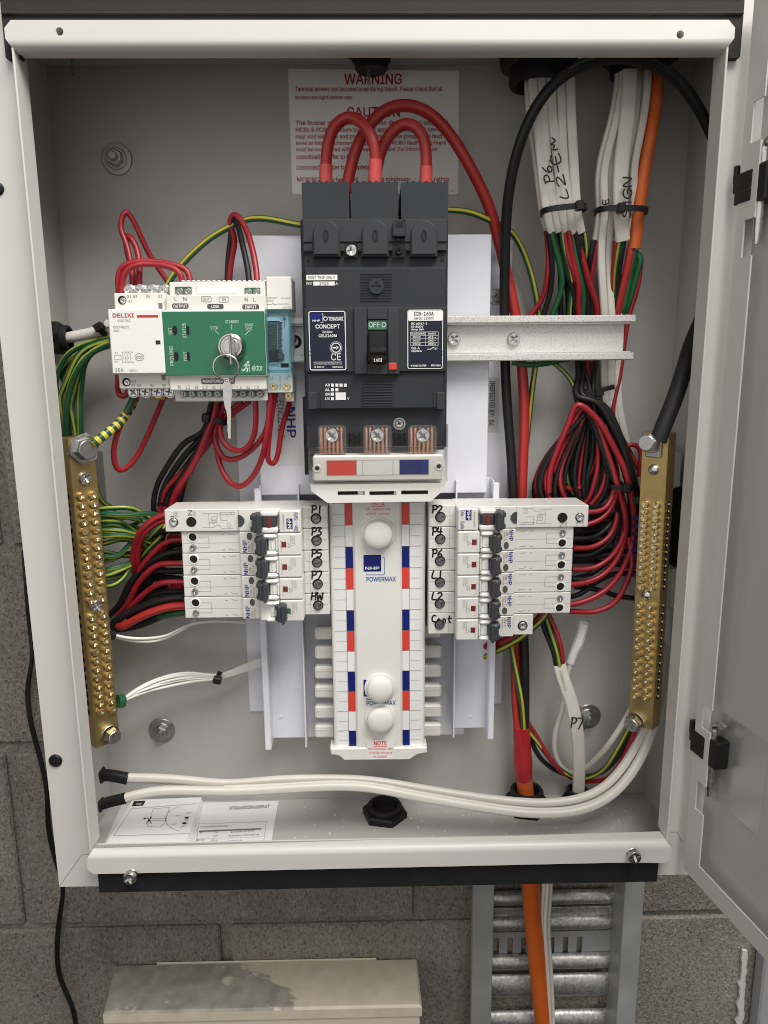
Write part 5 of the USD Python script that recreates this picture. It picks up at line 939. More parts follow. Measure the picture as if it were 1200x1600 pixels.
# --- roof bundles of white sheathed cable
def wcable(label, pts, fx, fw=.0022, group=None, mt='white_cable'): return wire('white_cable', label, pts, .006, mt, cat='cable', flat=(fx, fw), n=14, group=group)
g1 = 'white sheathed cables of the left roof bundle'; lbl1 = 'white flat sheathed cable in the left bundle under the roof'
nm_ = ('leftmost', 'second from left', 'third from left', 'fourth from left', 'fifth from left', 'fifth from right', 'fourth from right', 'third from right', 'second from right', 'rightmost')
for i in range(10):
    tp, md, bt_ = 824+7.3*i, 845+5.9*i, 856+5.7*i; fr = i % 2; wb = .0475+.0062*fr; j1, j2 = random.uniform(-1.5, 1.5), random.uniform(-2, 2)
    wcable(nm_[i]+' white cable of the left roof bundle', [(tp, 70, .032+.008*fr), (tp+1, 118, .036+.008*fr), (tp*.66+md*.34-1+j1, 190, wb+.002), (tp*.2+md*.8-1+j2, 262, wb+.001), (md+3, 328, wb-.004), (bt_, 360+(i*7) % 5, wb-.011)], .0030+.0006*((i*3) % 4)/3, .0023, None)
g2 = 'white sheathed cables of the right roof bundle'
for (t, m_, b, w, y1, fx, s) in ((966, 936, 930, .050, 378, .0026, 'slim white sheathed cable on the left edge of the right roof bundle'), (973, 944, 940, .054, 600, .0030, ''), (980, 955, 951, .050, 610, .0030, ''), (984, 970, 973, .058, 376, .0056, 'broad white flat cable marked SIGN in the right roof bundle'), (995, 985, 985, .048, 372, .0032, ''), (1005, 993, 962, .046, 620, .0030, ''), (1012, 990, 981, .052, 352, .0030, ''), (1018, 983, 978, .047, 330, .0028, '')):
    pts = [(t, 70, w-.014), (t, 120, w-.010), ((t+m_)/2+1, 200, w), (m_, 270, w-.002), (m_, 330, w-.008), (b, 376, w-.014)]
    if y1 > 400: pts += [(b+1, 440, w-.020), (b+5, 510, .026), (b+4, 560, .022), (b+4, y1, .021), (b+12, 670, .019), (b+30, 740, .016), (b+52, 820, .013), (b+64, 900, .010)]
    lb = s or {973: 'second from left', 980: 'third from left', 995: 'third from right', 1005: 'second last on the right', 1012: 'shorter rear', 1018: 'rightmost'}[t]+' white cable of the right roof bundle'
    wcable(lb, pts, fx, .0023, None)
wire('orange_cable', 'orange cable coming down through the roof beside the white bundle', [(1027, 70, .036), (1027, 130, .040), (1018, 200, .049), (1007, 262, .049), (998, 320, .046), (994, 360, .042), (991, 388, .040)], .0098, 'orange_cable', cat='cable', n=18)
# cores leaving the sheaths, down behind the rail
gW = {'red_wire': ('red', 'red core'), 'black_cable': ('black', 'black core'), 'earth_thin': ('green and yellow', 'green and yellow core'), 'green_wire': ('green', 'green core')}
CN = {}
def core(mt, pts, d=.0042, where='below the left bundle, running down behind the rail', tag_='cores between roof bundles and rail'):
    front = where.startswith('below the left') and d != .0044; CN[mt] = CN.get(mt, 0)+front
    lb = (('first ', 'second ', 'third ', 'fourth ', 'fifth ')[CN[mt]-1]+gW[mt][0]+' core from the left below the left roof bundle') if front else gW[mt][0]+' core '+where
    if not front and where.startswith('below'): lb = 'rear '+lb
    wire({'red_wire': 'red_wire', 'black_cable': 'black_wire', 'earth_thin': 'earth_wire', 'green_wire': 'green_wire'}[mt], lb, pts, d, mt, group=None if not lb.startswith('rear') else 'rear black cores between roof bundle and rail', n=9, phase=random.uniform(-.8, .8)+1.9, twist=random.uniform(-8, 8), k=5)
Z = lambda L_: [(780+x/5, 330+y/5, w) for x, y, w in L_]
core('red_wire', Z([(366, 150, .040), (384, 350, .037), (368, 560, .032), (325, 700, .026), (235, 830, .022), (150, 1000, .022)]))
core('black_cable', Z([(380, 150, .043), (402, 300, .040), (412, 430, .037), (398, 630, .031), (345, 815, .025), (300, 1000, .024)]), .0045)
core('green_wire', Z([(405, 150, .043), (445, 320, .040), (483, 480, .036), (478, 640, .031), (415, 815, .025), (390, 1000, .024)]), .0046)
core('black_cable', Z([(430, 150, .041), (470, 340, .038), (520, 480, .035), (580, 640, .031), (600, 815, .025), (620, 1000, .024)]), .0048)
core('earth_thin', Z([(485, 150, .043), (505, 300, .040), (540, 440, .037), (562, 620, .031), (545, 815, .025), (560, 1000, .024)]), .0040)
core('red_wire', Z([(505, 150, .042), (530, 320, .040), (570, 460, .037), (615, 600, .032), (625, 815, .025), (640, 1000, .024)]), .0050)
core('red_wire', Z([(545, 150, .044), (560, 300, .041), (590, 440, .038), (620, 620, .034), (620, 815, .027), (670, 1000, .024)]), .0046)
core('green_wire', Z([(570, 150, .042), (595, 340, .039), (632, 520, .035), (656, 680, .030), (652, 815, .025), (690, 1000, .024)]), .0046)
core('black_cable', Z([(595, 150, .043), (625, 320, .040), (650, 460, .036), (685, 640, .030), (695, 815, .025), (700, 1000, .024)]), .0050)
core('black_cable', Z([(632, 150, .041), (640, 300, .039), (670, 420, .034), (712, 600, .030), (728, 815, .025), (730, 1000, .024)]), .0046)
core('red_wire', Z([(626, 280, .040), (668, 430, .038), (708, 580, .034), (758, 730, .029), (765, 830, .026), (760, 1000, .024)]), .0048)
core('earth_thin', Z([(664, 170, .038), (680, 300, .036), (672, 420, .032), (640, 560, .028), (600, 815, .022)]), .0040)
for x, d_ in ((455, 0), (500, 10), (530, -8), (470, 40)): core('black_cable', Z([(x-20, 160, .034), (x+15, 400, .030), (x+25+d_, 620, .025), (x+30+d_*2, 830, .020), (x+90, 1000, .02)]), .0044)
core('black_cable', Z([(740, 225, .040), (715, 350, .038), (695, 480, .032), (690, 640, .026), (720, 830, .022)]), .0046, 'under the slim white sheath of the right bundle')
core('red_wire', Z([(755, 240, .038), (738, 400, .035), (715, 560, .030), (740, 700, .026), (770, 830, .022)]), .0042, 'under the slim white sheath of the right bundle')
core('red_wire', Z([(905, 235, .043), (905, 330, .040), (890, 480, .034), (870, 830, .024)]), .0040, 'under the broad white cable marked SIGN')
core('earth_thin', Z([(940, 235, .044), (922, 360, .040), (905, 500, .034), (890, 830, .024)]), .0040, 'under the broad white cable marked SIGN')
core('black_cable', Z([(970, 235, .043), (950, 360, .040), (930, 520, .034), (905, 830, .024)]), .0046, 'under the broad white cable marked SIGN')
wire('red_wire', 'thick red core at the foot of the orange cable under the roof', Z([(1030, 285, .040), (1010, 400, .038), (980, 540, .034), (945, 700, .029), (925, 830, .025), (915, 1150, .022)]), .0066, 'red_cable', n=14)
wire('green_wire', 'thick green core at the foot of the orange cable under the roof', Z([(1060, 300, .040), (1036, 420, .037), (1012, 560, .033), (975, 740, .028), (955, 830, .024)]), .0060, 'green_wire', n=12)
wire('green_wire', 'green core curling back up beside the orange cable end', Z([(1060, 390, .036), (1080, 340, .037), (1100, 370, .038), (1085, 460, .036), (1040, 620, .031), (985, 800, .025)]), .0052, 'green_wire', n=12)
wire('red_wire', 'slim red wire at the far right of the roof cores, running down past the rail', [(1001, 415, .036), (996, 450, .032), (984, 490, .026), (975, 540, .023), (966, 600, .022), (960, 625, .022), (958, 650, .022), (965, 672, .022), (980, 698, .024), (999, 735, .028)], .0040, 'red_wire')
wire('red_wire', 'short red wire hooking over beside the top of the right bar', [(976, 703, .030), (981, 697, .031), (989, 695, .031), (998, 700, .030), (1001, 712, .030), (998, 745, .030)], .0040, 'red_wire')
# --- ties
def tie(label, cx, cy, w, rx, rw, deg=0, bw=.0042, tail=None, head=1):
    t = thing('cable_tie', label, 'cable tie', at(cx, cy, w)); c = at(cx, cy, w); rx = abs(at(cx+rx, cy, w)[0]-c[0])
    P = []; F = []; n = 40; a = math.radians(deg); ux, uv_ = math.cos(a), math.sin(a)
    for k in range(n+1):
        q = 2*math.pi*k/n; e = lambda z: math.copysign(abs(z)**.7, z); X_, Y_ = rx*e(math.cos(q)), rw*e(math.sin(q)); nx, ny = math.cos(q), math.sin(q)
        for o, vv in ((0, -bw/2), (.0011, -bw/2), (.0011, bw/2), (0, bw/2)): P.append([c[0]+(X_+o*nx)*ux-vv*uv_, c[1]+(X_+o*nx)*uv_+vv*ux, c[2]+Y_+o*ny])
    for k in range(n):
        for j in range(4): a_, b_ = k*4+j, k*4+(j+1) % 4; F += [[a_, b_, b_+4], [a_, b_+4, a_+4]]
    part(t, 'strap', (np.array(P), np.array(F)), 'black_plastic')
    h = turned(cbox(c[0]+rx*head*.62-.003, c[0]+rx*head*.62+.003, c[1]-.0036, c[1]+.0036, c[2]+rw*.75, c[2]+rw*.75+.0055, .0008), c, deg, (0, 0, 1)); part(t, 'head', h, 'black_plastic')
    if tail is not None: part(t, 'tail', tube(W(tail), .002, 8, flat=(.0020, .0006)), 'black_plastic')
    return t
tie('black cable tie round the left white roof bundle', 880, 329, .050, 33, .0120, 5, head=.9)
tie('black cable tie round the right white roof bundle and orange cable', 970, 331, .045, 38, .0125, -1, head=-.35)
tie('black cable tie gathering the wire coils under the right of the rail', 923, 613, .026, 17, .0090, 3, .0050, head=.6, tail=[(930, 612, .036), (945, 608, .037), (960, 604, .036)])
# felt pen names on the sheaths
def sheathmark(par_label, s, org, xv, yv, w, th=.0011): return single('cable_marking', par_label, 'felt pen mark', hand(s, org, xv, yv, w, th), 'ink')
sheathmark('felt pen P6 written along the left white bundle', 'P6.', (866, 284), (-4, -20), (-14, 3), .0612)
sheathmark('felt pen L2-Em written along the left white bundle', 'L2-Em', (888, 309), (-6, -27.0), (-12, 3), .0612)
sheathmark('felt pen SIGN written along the broad white cable', 'SIGN', (985.5, 340), (.3, -25), (-12.5, 0), .0592, .0012)
sheathmark('felt pen E on the slim left cable of the right bundle', 'E', (950, 318), (0, -13), (-8, 1), .0552)
# --- loop of coils hanging from that tie
def Z4(L_): return [(780+x/4.286, 560+y/4.286, w) for x, y, w in L_]
gc = 'coiled wires hanging under the rail'
cl_ = {'r': ('red_wire', 'red_wire', 'red wire in the coil hanging from the tie right of the tray'), 'b': ('black_wire', 'black_cable', 'black wire in the coil hanging from the tie right of the tray'), 'g': ('earth_wire', 'earth_thin', 'green and yellow wire in the coil hanging from the tie right of the tray')}
def coil(kind, left, bottom, right, w, d=.0038, top=(925, 632), asym=0):
    n_, m_, l_ = cl_[kind]; xl, xr, yb = left, right, bottom
    ym = top[1]+(yb-top[1])*.62
    pts = [(top[0]-10+random.uniform(-12, 12), 552, .020), (top[0]-4, top[1]-26, w-.004), (top[0]-6, top[1]+4, w), ((top[0]*.55+xl*.45), (top[1]*.6+ym*.4), w+.001), (xl, ym+8, w), (xl+(xr-xl)*.10, yb-14, w), (xl+(xr-xl)*.38, yb+asym, w-.002), (xl+(xr-xl)*.68, yb-4+asym, w-.002), (xr-4, yb-34, w), (xr+2, ym-6, w), ((top[0]*.5+xr*.5)+4, (top[1]*.55+ym*.45), w+.002), (top[0]+3, top[1]+4, w), (top[0]+2, top[1]-26, w-.004), (top[0]-4+random.uniform(-14, 14), 552, .020)]
    wire(n_, l_, pts, d, m_, group=cl_[kind][2].split(' in ')[0]+'s of the '+gc.split(' hang')[0]+' coil', n=9, k=5, phase=1.9)
for a in (('r', 838, 806, 962, .020), ('b', 842, 800, 958, .026), ('b', 848, 812, 955, .018), ('b', 855, 792, 948, .030), ('r', 853, 798, 944, .033), ('g', 862, 806, 940, .024), ('b', 864, 786, 938, .022), ('r', 865, 764, 930, .026), ('b', 872, 800, 936, .016), ('b', 877, 778, 926, .020), ('g', 886, 772, 915, .016), ('b', 893, 770, 920, .014), ('r', 900, 812, 946, .014), ('b', 905, 815, 950, .012), ('b', 858, 820, 966, .014), ('r', 905, 800, 940, .022), ('b', 912, 806, 944, .026), ('b', 835, 818, 968, .016), ('r', 850, 822, 964, .012), ('b', 868, 814, 950, .034), ('b', 882, 804, 934, .030), ('r', 876, 790, 932, .034), ('b', 845, 806, 948, .036), ('g', 872, 794, 944, .010), ('b', 898, 782, 922, .028)): coil(*a)
# leads sweeping down from the tie to a second tie and round to the right bank
gb = 'leads from the hanging coils to the right bank'
Z5 = lambda L_: [(860+x/5.33, 680+y/5.33, w) for x, y, w in L_]
wire('red_wire', 'bright red wire sweeping in front of the coils to the lower tie, outer one', Z4([(330, 900, .034), (345, 740, .036), (420, 540, .038), (480, 390, .039), (503, 330, .040), (530, 312, .041), (620, 370, .042), (700, 470, .043), (770, 600, .044), (830, 720, .045), (868, 840, .046), (895, 980, .045), (905, 1100, .044), (890, 1250, .042), (820, 1420, .044), (700, 1560, .048), (520, 1640, .052), (420, 1650, .054)]), .0050, 'red_wire', n=12)
wire('red_wire', 'bright red wire sweeping in front of the coils to the lower tie, inner one', Z4([(370, 760, .030), (430, 580, .032), (500, 430, .034), (545, 350, .035), (580, 340, .036), (660, 450, .038), (715, 600, .040), (765, 760, .042), (790, 850, .044), (820, 960, .044), (845, 1080, .044), (835, 1220, .042), (770, 1370, .044), (640, 1480, .048), (430, 1520, .054)]), .0046, 'red_wire', n=12)
for L_ in ([(520, -30, .022), (530, 120, .026), (520, 250, .036), (640, 290, .040), (740, 420, .042), (820, 580, .043), (870, 730, .044), (905, 860, .043), (920, 1000, .036), (915, 1200, .030)], [(560, -30, .022), (560, 120, .026), (560, 250, .034), (690, 310, .036), (790, 470, .038), (850, 620, .038), (900, 800, .038), (935, 960, .036), (930, 1080, .030)], [(520, -30, .022), (530, 120, .026), (520, 270, .034), (600, 380, .036), (660, 520, .038), (730, 700, .040), (780, 840, .042), (815, 960, .040), (800, 1100, .036), (760, 1300, .034), (600, 1450, .040), (420, 1480, .050)], [(520, -30, .022), (530, 120, .026), (540, 260, .030), (680, 360, .032), (780, 560, .034), (850, 800, .036), (880, 960, .034), (860, 1200, .030)], [(600, 420, .028), (680, 600, .032), (740, 780, .036), (790, 860, .038), (790, 1000, .034), (770, 1150, .03)]):
    wire('black_wire', 'black wire sweeping from the upper tie to the tie beside the right bar', Z4(L_), .0052, 'black_cable', group='black wires between the two ties right of the tray', n=10)
tie('small black cable tie round the red and black leads left of the right bar', 970, 760, .044, 17, .0075, 0, head=.3)
for i, L_ in enumerate(([(300, 640, .052), (430, 622, .050), (500, 545, .046), (535, 440, .044)], [(295, 745, .050), (420, 695, .048), (515, 580, .044), (550, 450, .042)], [(185, 940, .050), (350, 930, .046), (480, 850, .042), (545, 720, .038), (560, 560, .036)], [(180, 1115, .050), (370, 1100, .047), (540, 970, .044), (615, 800, .042), (622, 640, .042), (575, 470, .043)])):
    wire('red_wire', 'red wire from the right bank '+('entering the long safety breaker, upper one', 'entering the long safety breaker, lower one', 'at breaker P4 curving up to the lower tie', 'at breaker P6 curving up to the lower tie')[i], Z5(L_), .0044, 'red_wire', n=11)
wire('red_wire', 'red wire swinging low from the breaker L2 in the right bank, up beside the bar', Z5([(160, 1466, .050), (300, 1472, .048), (400, 1462, .047), (540, 1385, .046), (635, 1225, .045), (680, 1080, .044), (668, 950, .042), (650, 850, .04)]), .0046, 'red_wire', n=11)
for L_ in ([(190, 860, .046), (300, 860, .044), (400, 830, .040), (500, 745, .036)], [(190, 1000, .046), (300, 1000, .044), (420, 950, .040), (530, 830, .036), (560, 690, .036), (555, 500, .040)], [(190, 1030, .042), (320, 1025, .038), (480, 1000, .034), (600, 1030, .032), (740, 1060, .040)], [(180, 1195, .048), (330, 1195, .046), (440, 1120, .042), (530, 1020, .038), (590, 850, .036), (600, 660, .038), (590, 480, .042)], [(190, 1050, .036), (340, 1050, .032), (520, 1070, .030), (740, 1095, .038)], [(170, 1345, .048), (250, 1320, .044), (360, 1240, .040), (500, 1165, .036), (600, 1150, .034), (730, 1150, .040)], [(200, 1262, .034), (290, 1270, .035), (380, 1285, .036), (470, 1310, .034), (560, 1340, .034), (650, 1352, .036), (720, 1362, .042)], [(195, 760, .042), (330, 770, .036), (460, 750, .032), (540, 730, .030)], [(200, 800, .046), (300, 800, .040), (420, 780, .034), (560, 690, .03)], [(300, 680, .048), (400, 690, .042), (520, 640, .036), (560, 560, .034)], [(300, 590, .046), (400, 600, .040), (480, 540, .036), (520, 460, .036)], [(200, 890, .036), (350, 900, .028), (520, 880, .024), (720, 900, .030)], [(200, 960, .034), (350, 965, .028), (520, 960, .024), (720, 985, .030)], [(300, 700, .034), (420, 690, .030), (560, 660, .026), (740, 640, .032)], [(300, 740, .03), (420, 745, .026), (560, 720, .024), (740, 700, .030)], [(200, 830, .03), (420, 830, .024), (600, 815, .022), (740, 790, .030)]):
    wire('black_wire', 'black wire running between the right bank and the brass bar', Z5(L_), .0046, 'black_cable', group='black wires between the right bank and the bar', n=9, k=5)
for y in (690, 755, 820, 885, 950, 1010, 1080, 1160):
    wire('blue_sleeve', 'blue wire sleeve entering the back of the right brass bar', Z5([(705, y, .044), (730, y, .052), (775, y+2, .060)]), .0052, 'blue_wire', group='blue sleeves behind the right bar', n=10, cat='wire sleeve')
wire('green_sleeve', 'green wire sleeve at the top screws of the right brass bar', Z5([(690, 545, .040), (720, 543, .050), (770, 543, .062)]), .0066, 'green_wire', n=12, cat='wire sleeve')
# --- green and yellow cable crossing behind everything
wire('earth_cable', 'green and yellow cable arching from the controller across behind the isolator to the right', [(255, 462, .040), (266, 438, .040), (284, 414, .040), (325, 375, .040), (362, 353, .040), (392, 342, .040), (430, 344, .040), (473, 352, .040), (540, 350, .040), (620, 332, .040), (700, 328, .038), (735, 332, .036), (765, 344, .032), (790, 356, .026), (806, 372, .022), (824, 410, .020), (835, 450, .019), (842, 500, .018), (838, 560, .018), (830, 620, .018), (824, 680, .016), (815, 760, .016), (806, 850, .018), (800, 960, .02), (805, 1040, .026), (812, 1090, .030), (815, 1140, .034)], .0048, 'earth_wire', cat='cable', phase=2.3, twist=-1.5)
wire('earth_wire', 'green and yellow wire crossing under the rail into the coil tie', [(845, 560, .022), (862, 566, .024), (880, 580, .026), (893, 596, .028), (898, 610, .029)], .0036, 'earth_thin', phase=2)
wire('green_wire', 'dark green wire slung just under the right end of the rail', [(800, 566, .024), (830, 570, .026), (862, 566, .026), (890, 560, .024)], .0048, 'green_wire')
# --- left: conduit stub and green bundle
cs_ = wire('white_conduit', 'stubby white conduit from the left wall gland to behind the contactor', [(84, 531, .035), (110, 527, .035), (140, 521, .035), (172, 514, .036), (186, 511, .036)], .0086, 'white_cable', cat='conduit', n=20)
tie('chunky black cable tie round the white conduit beside the contactor', 163, 516, .036, 6, .007, -62, .0046, head=-1.2)
part(cs_, 'core_end', lathe(at(170, 506, .04), [(0, -.004), (.003, -.004), (.003, .003), (.0024, .004), (0, .004)], 14), 'white_wire', smooth=40)
Z7 = lambda L_: [(70+x/6.957, 470+y/6.957, w) for x, y, w in L_]
gl = 'green and yellow wires from the conduit down behind the left bar'
for L_, d in (([(700, 400, .036), (600, 425, .037), (400, 490, .038), (240, 600, .038), (150, 760, .036), (120, 900, .034), (140, 1050, .032), (180, 1200, .030), (195, 1480, .026)], .0044), ([(700, 430, .040), (560, 470, .041), (400, 560, .042), (290, 740, .042), (215, 920, .040), (165, 1060, .038), (190, 1250, .036), (180, 1480, .030)], .0042), ([(710, 460, .044), (600, 510, .045), (460, 610, .046), (360, 740, .046), (290, 900, .044), (245, 1080, .042), (228, 1280, .040), (222, 1480, .036)], .0050), ([(700, 490, .038), (560, 540, .038), (440, 640, .036), (380, 800, .034), (330, 1000, .032), (295, 1150, .032), (315, 1300, .034), (345, 1480, .034)], .0044), ([(690, 470, .032), (520, 560, .032), (430, 700, .032), (405, 850, .032), (385, 1050, .032), (385, 1250, .034), (390, 1480, .034)], .0048), ([(640, 420, .030), (440, 520, .030), (300, 680, .030), (230, 900, .028), (240, 1150, .028), (270, 1480, .028)], .0042), ([(640, 430, .026), (350, 600, .026), (180, 800, .026), (150, 1000, .024), (150, 1480, .022)], .0046)):
    gi = globals().get('gi', -1)+1; sp_ = {0: 'outermost of the green and yellow wires curving down left of the contactor', 2: 'thickest front green and yellow wire curving down behind the left bar', 4: 'innermost green and yellow wire hanging straight down behind the left bar'}.get(gi)
    wire('earth_wire', sp_ or 'green and yellow wire curving from the conduit down behind the left bar', Z7(L_), d, 'earth_thin', group=None if sp_ else gl, phase=random.uniform(1.2, 2.6), twist=random.uniform(-9, 9))
wire('taped_earth_cable', 'cable wrapped in green and yellow bands at the top left bolt', [(214, 612, .052), (205, 635, .058), (192, 654, .064), (176, 670, .072), (158, 684, .078), (146, 694, .081)], .0068, 'earth_tape', cat='cable')
wire('green_wire', 'green wire running from under the contactor into the banded cable', [(212, 612, .060), (205, 630, .062), (197, 645, .064)], .0056, 'green_wire')
# bare red loops round the contactor and controller
rl = [('red wire looping high above the contactor, rising left and falling behind the controller', [(207, 450, .060), (205, 417, .056), (196, 377, .052), (189, 352, .050), (197, 332, .048), (212, 352, .045), (235, 400, .040), (262, 440, .036), (272, 455, .036)], .0042),
 ('short red wire loop standing above the contactor screws', [(217, 452, .062), (217, 405, .056), (208, 377, .052), (199, 369, .050), (198, 387, .046), (206, 420, .044), (211, 455, .044)], .0046),
 ('red wire arched from the contactor coil screw to the controller output, outer one', [(186, 460, .066), (187, 424, .068), (204, 411, .068), (240, 409, .066), (275, 415, .066), (292, 424, .066), (298, 449, .068)], .0044),
 ('red wire arched from the contactor coil screw to the controller output, inner one', [(190, 462, .070), (195, 428, .072), (211, 415, .072), (240, 413, .070), (272, 420, .070), (283, 432, .070), (285, 448, .070)], .0044),
 ('red wire from the input terminal looping back behind the controller', [(402, 448, .068), (400, 420, .064), (392, 380, .056), (380, 350, .048), (366, 336, .044), (360, 347, .041), (366, 372, .038), (363, 400, .036), (358, 440, .034)], .0046),
 ('small red U of wire at the lower coil screw of the contactor', [(184, 575, .070), (184, 600, .068), (186, 615, .066), (193, 619, .066), (200, 612, .066), (201, 600, .066)], .0044),
 ('long red hanging loop of wire under the contactor', [(216, 612, .060), (204, 636, .062), (190, 660, .064), (180, 690, .064), (178, 715, .062), (186, 734, .058), (200, 729, .054), (218, 706, .050), (236, 668, .048), (248, 640, .046), (258, 615, .046)], .0044),
 ('red loop hanging from the right terminals of the controller, shortest', [(399, 622, .066), (400, 650, .064), (395, 685, .060), (380, 703, .056), (362, 702, .052), (348, 688, .050), (344, 665, .048)], .0044),
 ('middle red loop from the timer down and back to the controller tie', [(421, 612, .066), (420, 650, .064), (413, 678, .060), (395, 701, .054), (372, 716, .048), (352, 716, .044), (339, 698, .040), (335, 672, .036), (338, 650, .036)], .0044),
 ('lowest red loop, hanging from the timer past the tray edge', [(424, 612, .070), (419, 660, .068), (412, 705, .064), (398, 740, .056), (374, 760, .048), (354, 747, .042), (341, 715, .038), (337, 680, .036), (337, 655, .036)], .0046),
 ('narrow red loop hanging under the timer', [(431, 612, .066), (424, 655, .064), (419, 700, .062), (421, 722, .060), (427, 724, .058), (435, 705, .056), (441, 668, .054), (449, 642, .054), (453, 622, .056)], .0042)]
for l_, p, d in rl: wire('red_wire', l_, p, d, 'red_wire', n=12)
wire('black_wire', 'black wire from the input terminal up and back behind the controller', [(390, 448, .068), (386, 415, .064), (378, 378, .056), (371, 352, .047), (364, 342, .042), (361, 365, .038), (357, 400, .034), (355, 440, .032)], .0044, 'black_cable', n=12)
# --- bundle from the controller down to the left bank
tie('black cable tie round the bundle under the controller', 338, 655, .034, 20, .0085, -14, .0046, head=-.95)
Zc = lambda L_: [(170+x/4, 540+y/4, w) for x, y, w in L_]
for mt, L_, d in (('black_cable', [(650, 330, .040), (625, 430, .038), (585, 540, .036), (500, 590, .034), (420, 670, .032), (350, 780, .030), (300, 880, .028), (280, 1000, .026), (290, 1080, .024)], .0048), ('red_wire', [(680, 330, .044), (660, 430, .042), (610, 560, .041), (560, 680, .039), (500, 790, .037), (440, 880, .034), (390, 1000, .030), (380, 1080, .03)], .0052), ('red_wire', [(730, 340, .042), (690, 450, .038), (620, 590, .034), (520, 730, .031), (420, 830, .028), (350, 910, .026), (320, 1020, .024), (330, 1090, .024)], .0046), ('black_cable', [(700, 340, .036), (655, 450, .034), (590, 560, .032), (480, 680, .030), (400, 790, .028), (345, 890, .026), (320, 1000, .024)], .0052), ('black_cable', [(720, 350, .032), (670, 450, .030), (600, 590, .028), (510, 720, .026), (430, 830, .024), (380, 920, .022), (350, 1020, .022)], .0052), ('black_cable', [(700, 330, .044), (640, 470, .038), (580, 600, .037), (530, 700, .035), (470, 800, .033), (420, 890, .030), (400, 1000, .028)], .0050), ('red_wire', [(830, 350, .040), (740, 430, .036), (660, 540, .032), (590, 640, .029), (520, 740, .027), (470, 850, .025), (420, 960, .023)], .0046), ('red_wire', [(880, 350, .038), (760, 440, .034), (690, 520, .030), (600, 650, .026), (480, 800, .022), (440, 940, .02)], .0042), ('black_cable', [(690, 440, .026), (600, 620, .024), (500, 780, .022), (460, 900, .020), (440, 1000, .02)], .0050)):
    r_ = mt == 'red_wire'
    wire('red_wire' if r_ else 'black_wire', ('red' if r_ else 'black')+' wire in the bundle from the controller down to the left bank', Zc(L_), d, mt, group=('red' if r_ else 'black')+' wires of the bundle under the controller', n=10)
# --- left bank wires
Zl = lambda L_: [(150+x/5.16, 700+y/5.16, w) for x, y, w in L_]
for l_, L_, d in (('upper red wire of the pair turning down from breaker P1', [(570, 538, .056), (500, 560, .056), (420, 612, .056), (350, 690, .054), (315, 780, .050), (300, 880, .046), (305, 980, .040), (330, 1030, .034)], .0052), ('lower red wire of the pair turning down from breaker P1', [(570, 580, .054), (500, 600, .054), (430, 650, .054), (370, 720, .052), (345, 800, .048), (335, 900, .044), (345, 980, .038)], .0048), ('red wire at breaker P3 curving down and left', [(690, 738, .054), (600, 748, .054), (520, 790, .053), (430, 880, .050), (360, 970, .046), (310, 1080, .040), (280, 1180, .036)], .0046), ('red wire at breaker P5 curving down to the lower left', [(700, 930, .054), (600, 930, .054), (500, 945, .052), (410, 1010, .050), (330, 1110, .046), (280, 1210, .042), (230, 1290, .038), (170, 1345, .034)], .0048), ('red wire at breaker P7 curving down and left', [(710, 1082, .054), (600, 1080, .054), (510, 1096, .052), (420, 1150, .048), (330, 1230, .044), (270, 1290, .040)], .0048)):
    wire('red_wire', l_, Zl(L_), d, 'red_wire', n=12)
wire('red_wire', 'thick orange red wire at breaker HW, lowest of the left bank', Zl([(720, 1272, .056), (620, 1278, .056), (500, 1306, .055), (380, 1352, .053), (280, 1405, .050), (205, 1440, .047), (180, 1430, .042)]), .0068, 'red_cable', n=16)
for L_, d in (([(690, 832, .050), (600, 845, .050), (500, 880, .049), (400, 940, .046), (320, 1030, .043), (260, 1120, .040), (215, 1220, .037), (160, 1300, .034), (110, 1350, .032)], .0058), ([(700, 1205, .052), (560, 1220, .052), (420, 1260, .050), (300, 1310, .047), (190, 1370, .044), (140, 1420, .042), (150, 1452, .041), (220, 1455, .041), (340, 1430, .042), (460, 1385, .044), (560, 1345, .046), (640, 1325, .048)], .0064), ([(680, 660, .044), (560, 670, .042), (430, 720, .040), (360, 830, .038), (355, 940, .034), (330, 1040, .030)], .0050), ([(700, 990, .044), (560, 990, .042), (440, 1010, .040), (430, 1100, .036), (350, 1190, .034), (250, 1280, .03)], .0054), ([(700, 1160, .044), (560, 1160, .042), (440, 1190, .040), (330, 1260, .036), (250, 1330, .034), (180, 1390, .032)], .0056), ([(690, 880, .040), (560, 900, .036), (440, 980, .034), (350, 1080, .030), (290, 1200, .028)], .0050), ([(700, 1060, .038), (560, 1040, .034), (450, 1060, .030), (340, 1150, .028), (230, 1300, .026)], .0050), ([(560, 560, .030), (540, 700, .028), (500, 800, .026), (430, 900, .024), (400, 1040, .022)], .0054), ([(640, 700, .030), (560, 820, .028), (480, 960, .026), (400, 1120, .024)], .0054), ([(700, 780, .034), (600, 800, .030), (560, 900, .026), (520, 1000, .024), (600, 1080, .022), (700, 1120, .03)], .0050), ([(700, 1230, .038), (540, 1260, .036), (380, 1320, .032), (260, 1380, .030)], .0056), ([(500, 720, .022), (460, 900, .02), (520, 1080, .02), (620, 1180, .02)], .0054), ([(700, 1190, .03), (580, 1150, .026), (470, 1140, .022), (380, 1220, .02)], .0054)):
    wire('black_wire', 'black wire looping beside the left bank of breakers', Zl(L_), d, 'black_cable', group='black wires beside the left bank', n=10, k=5)
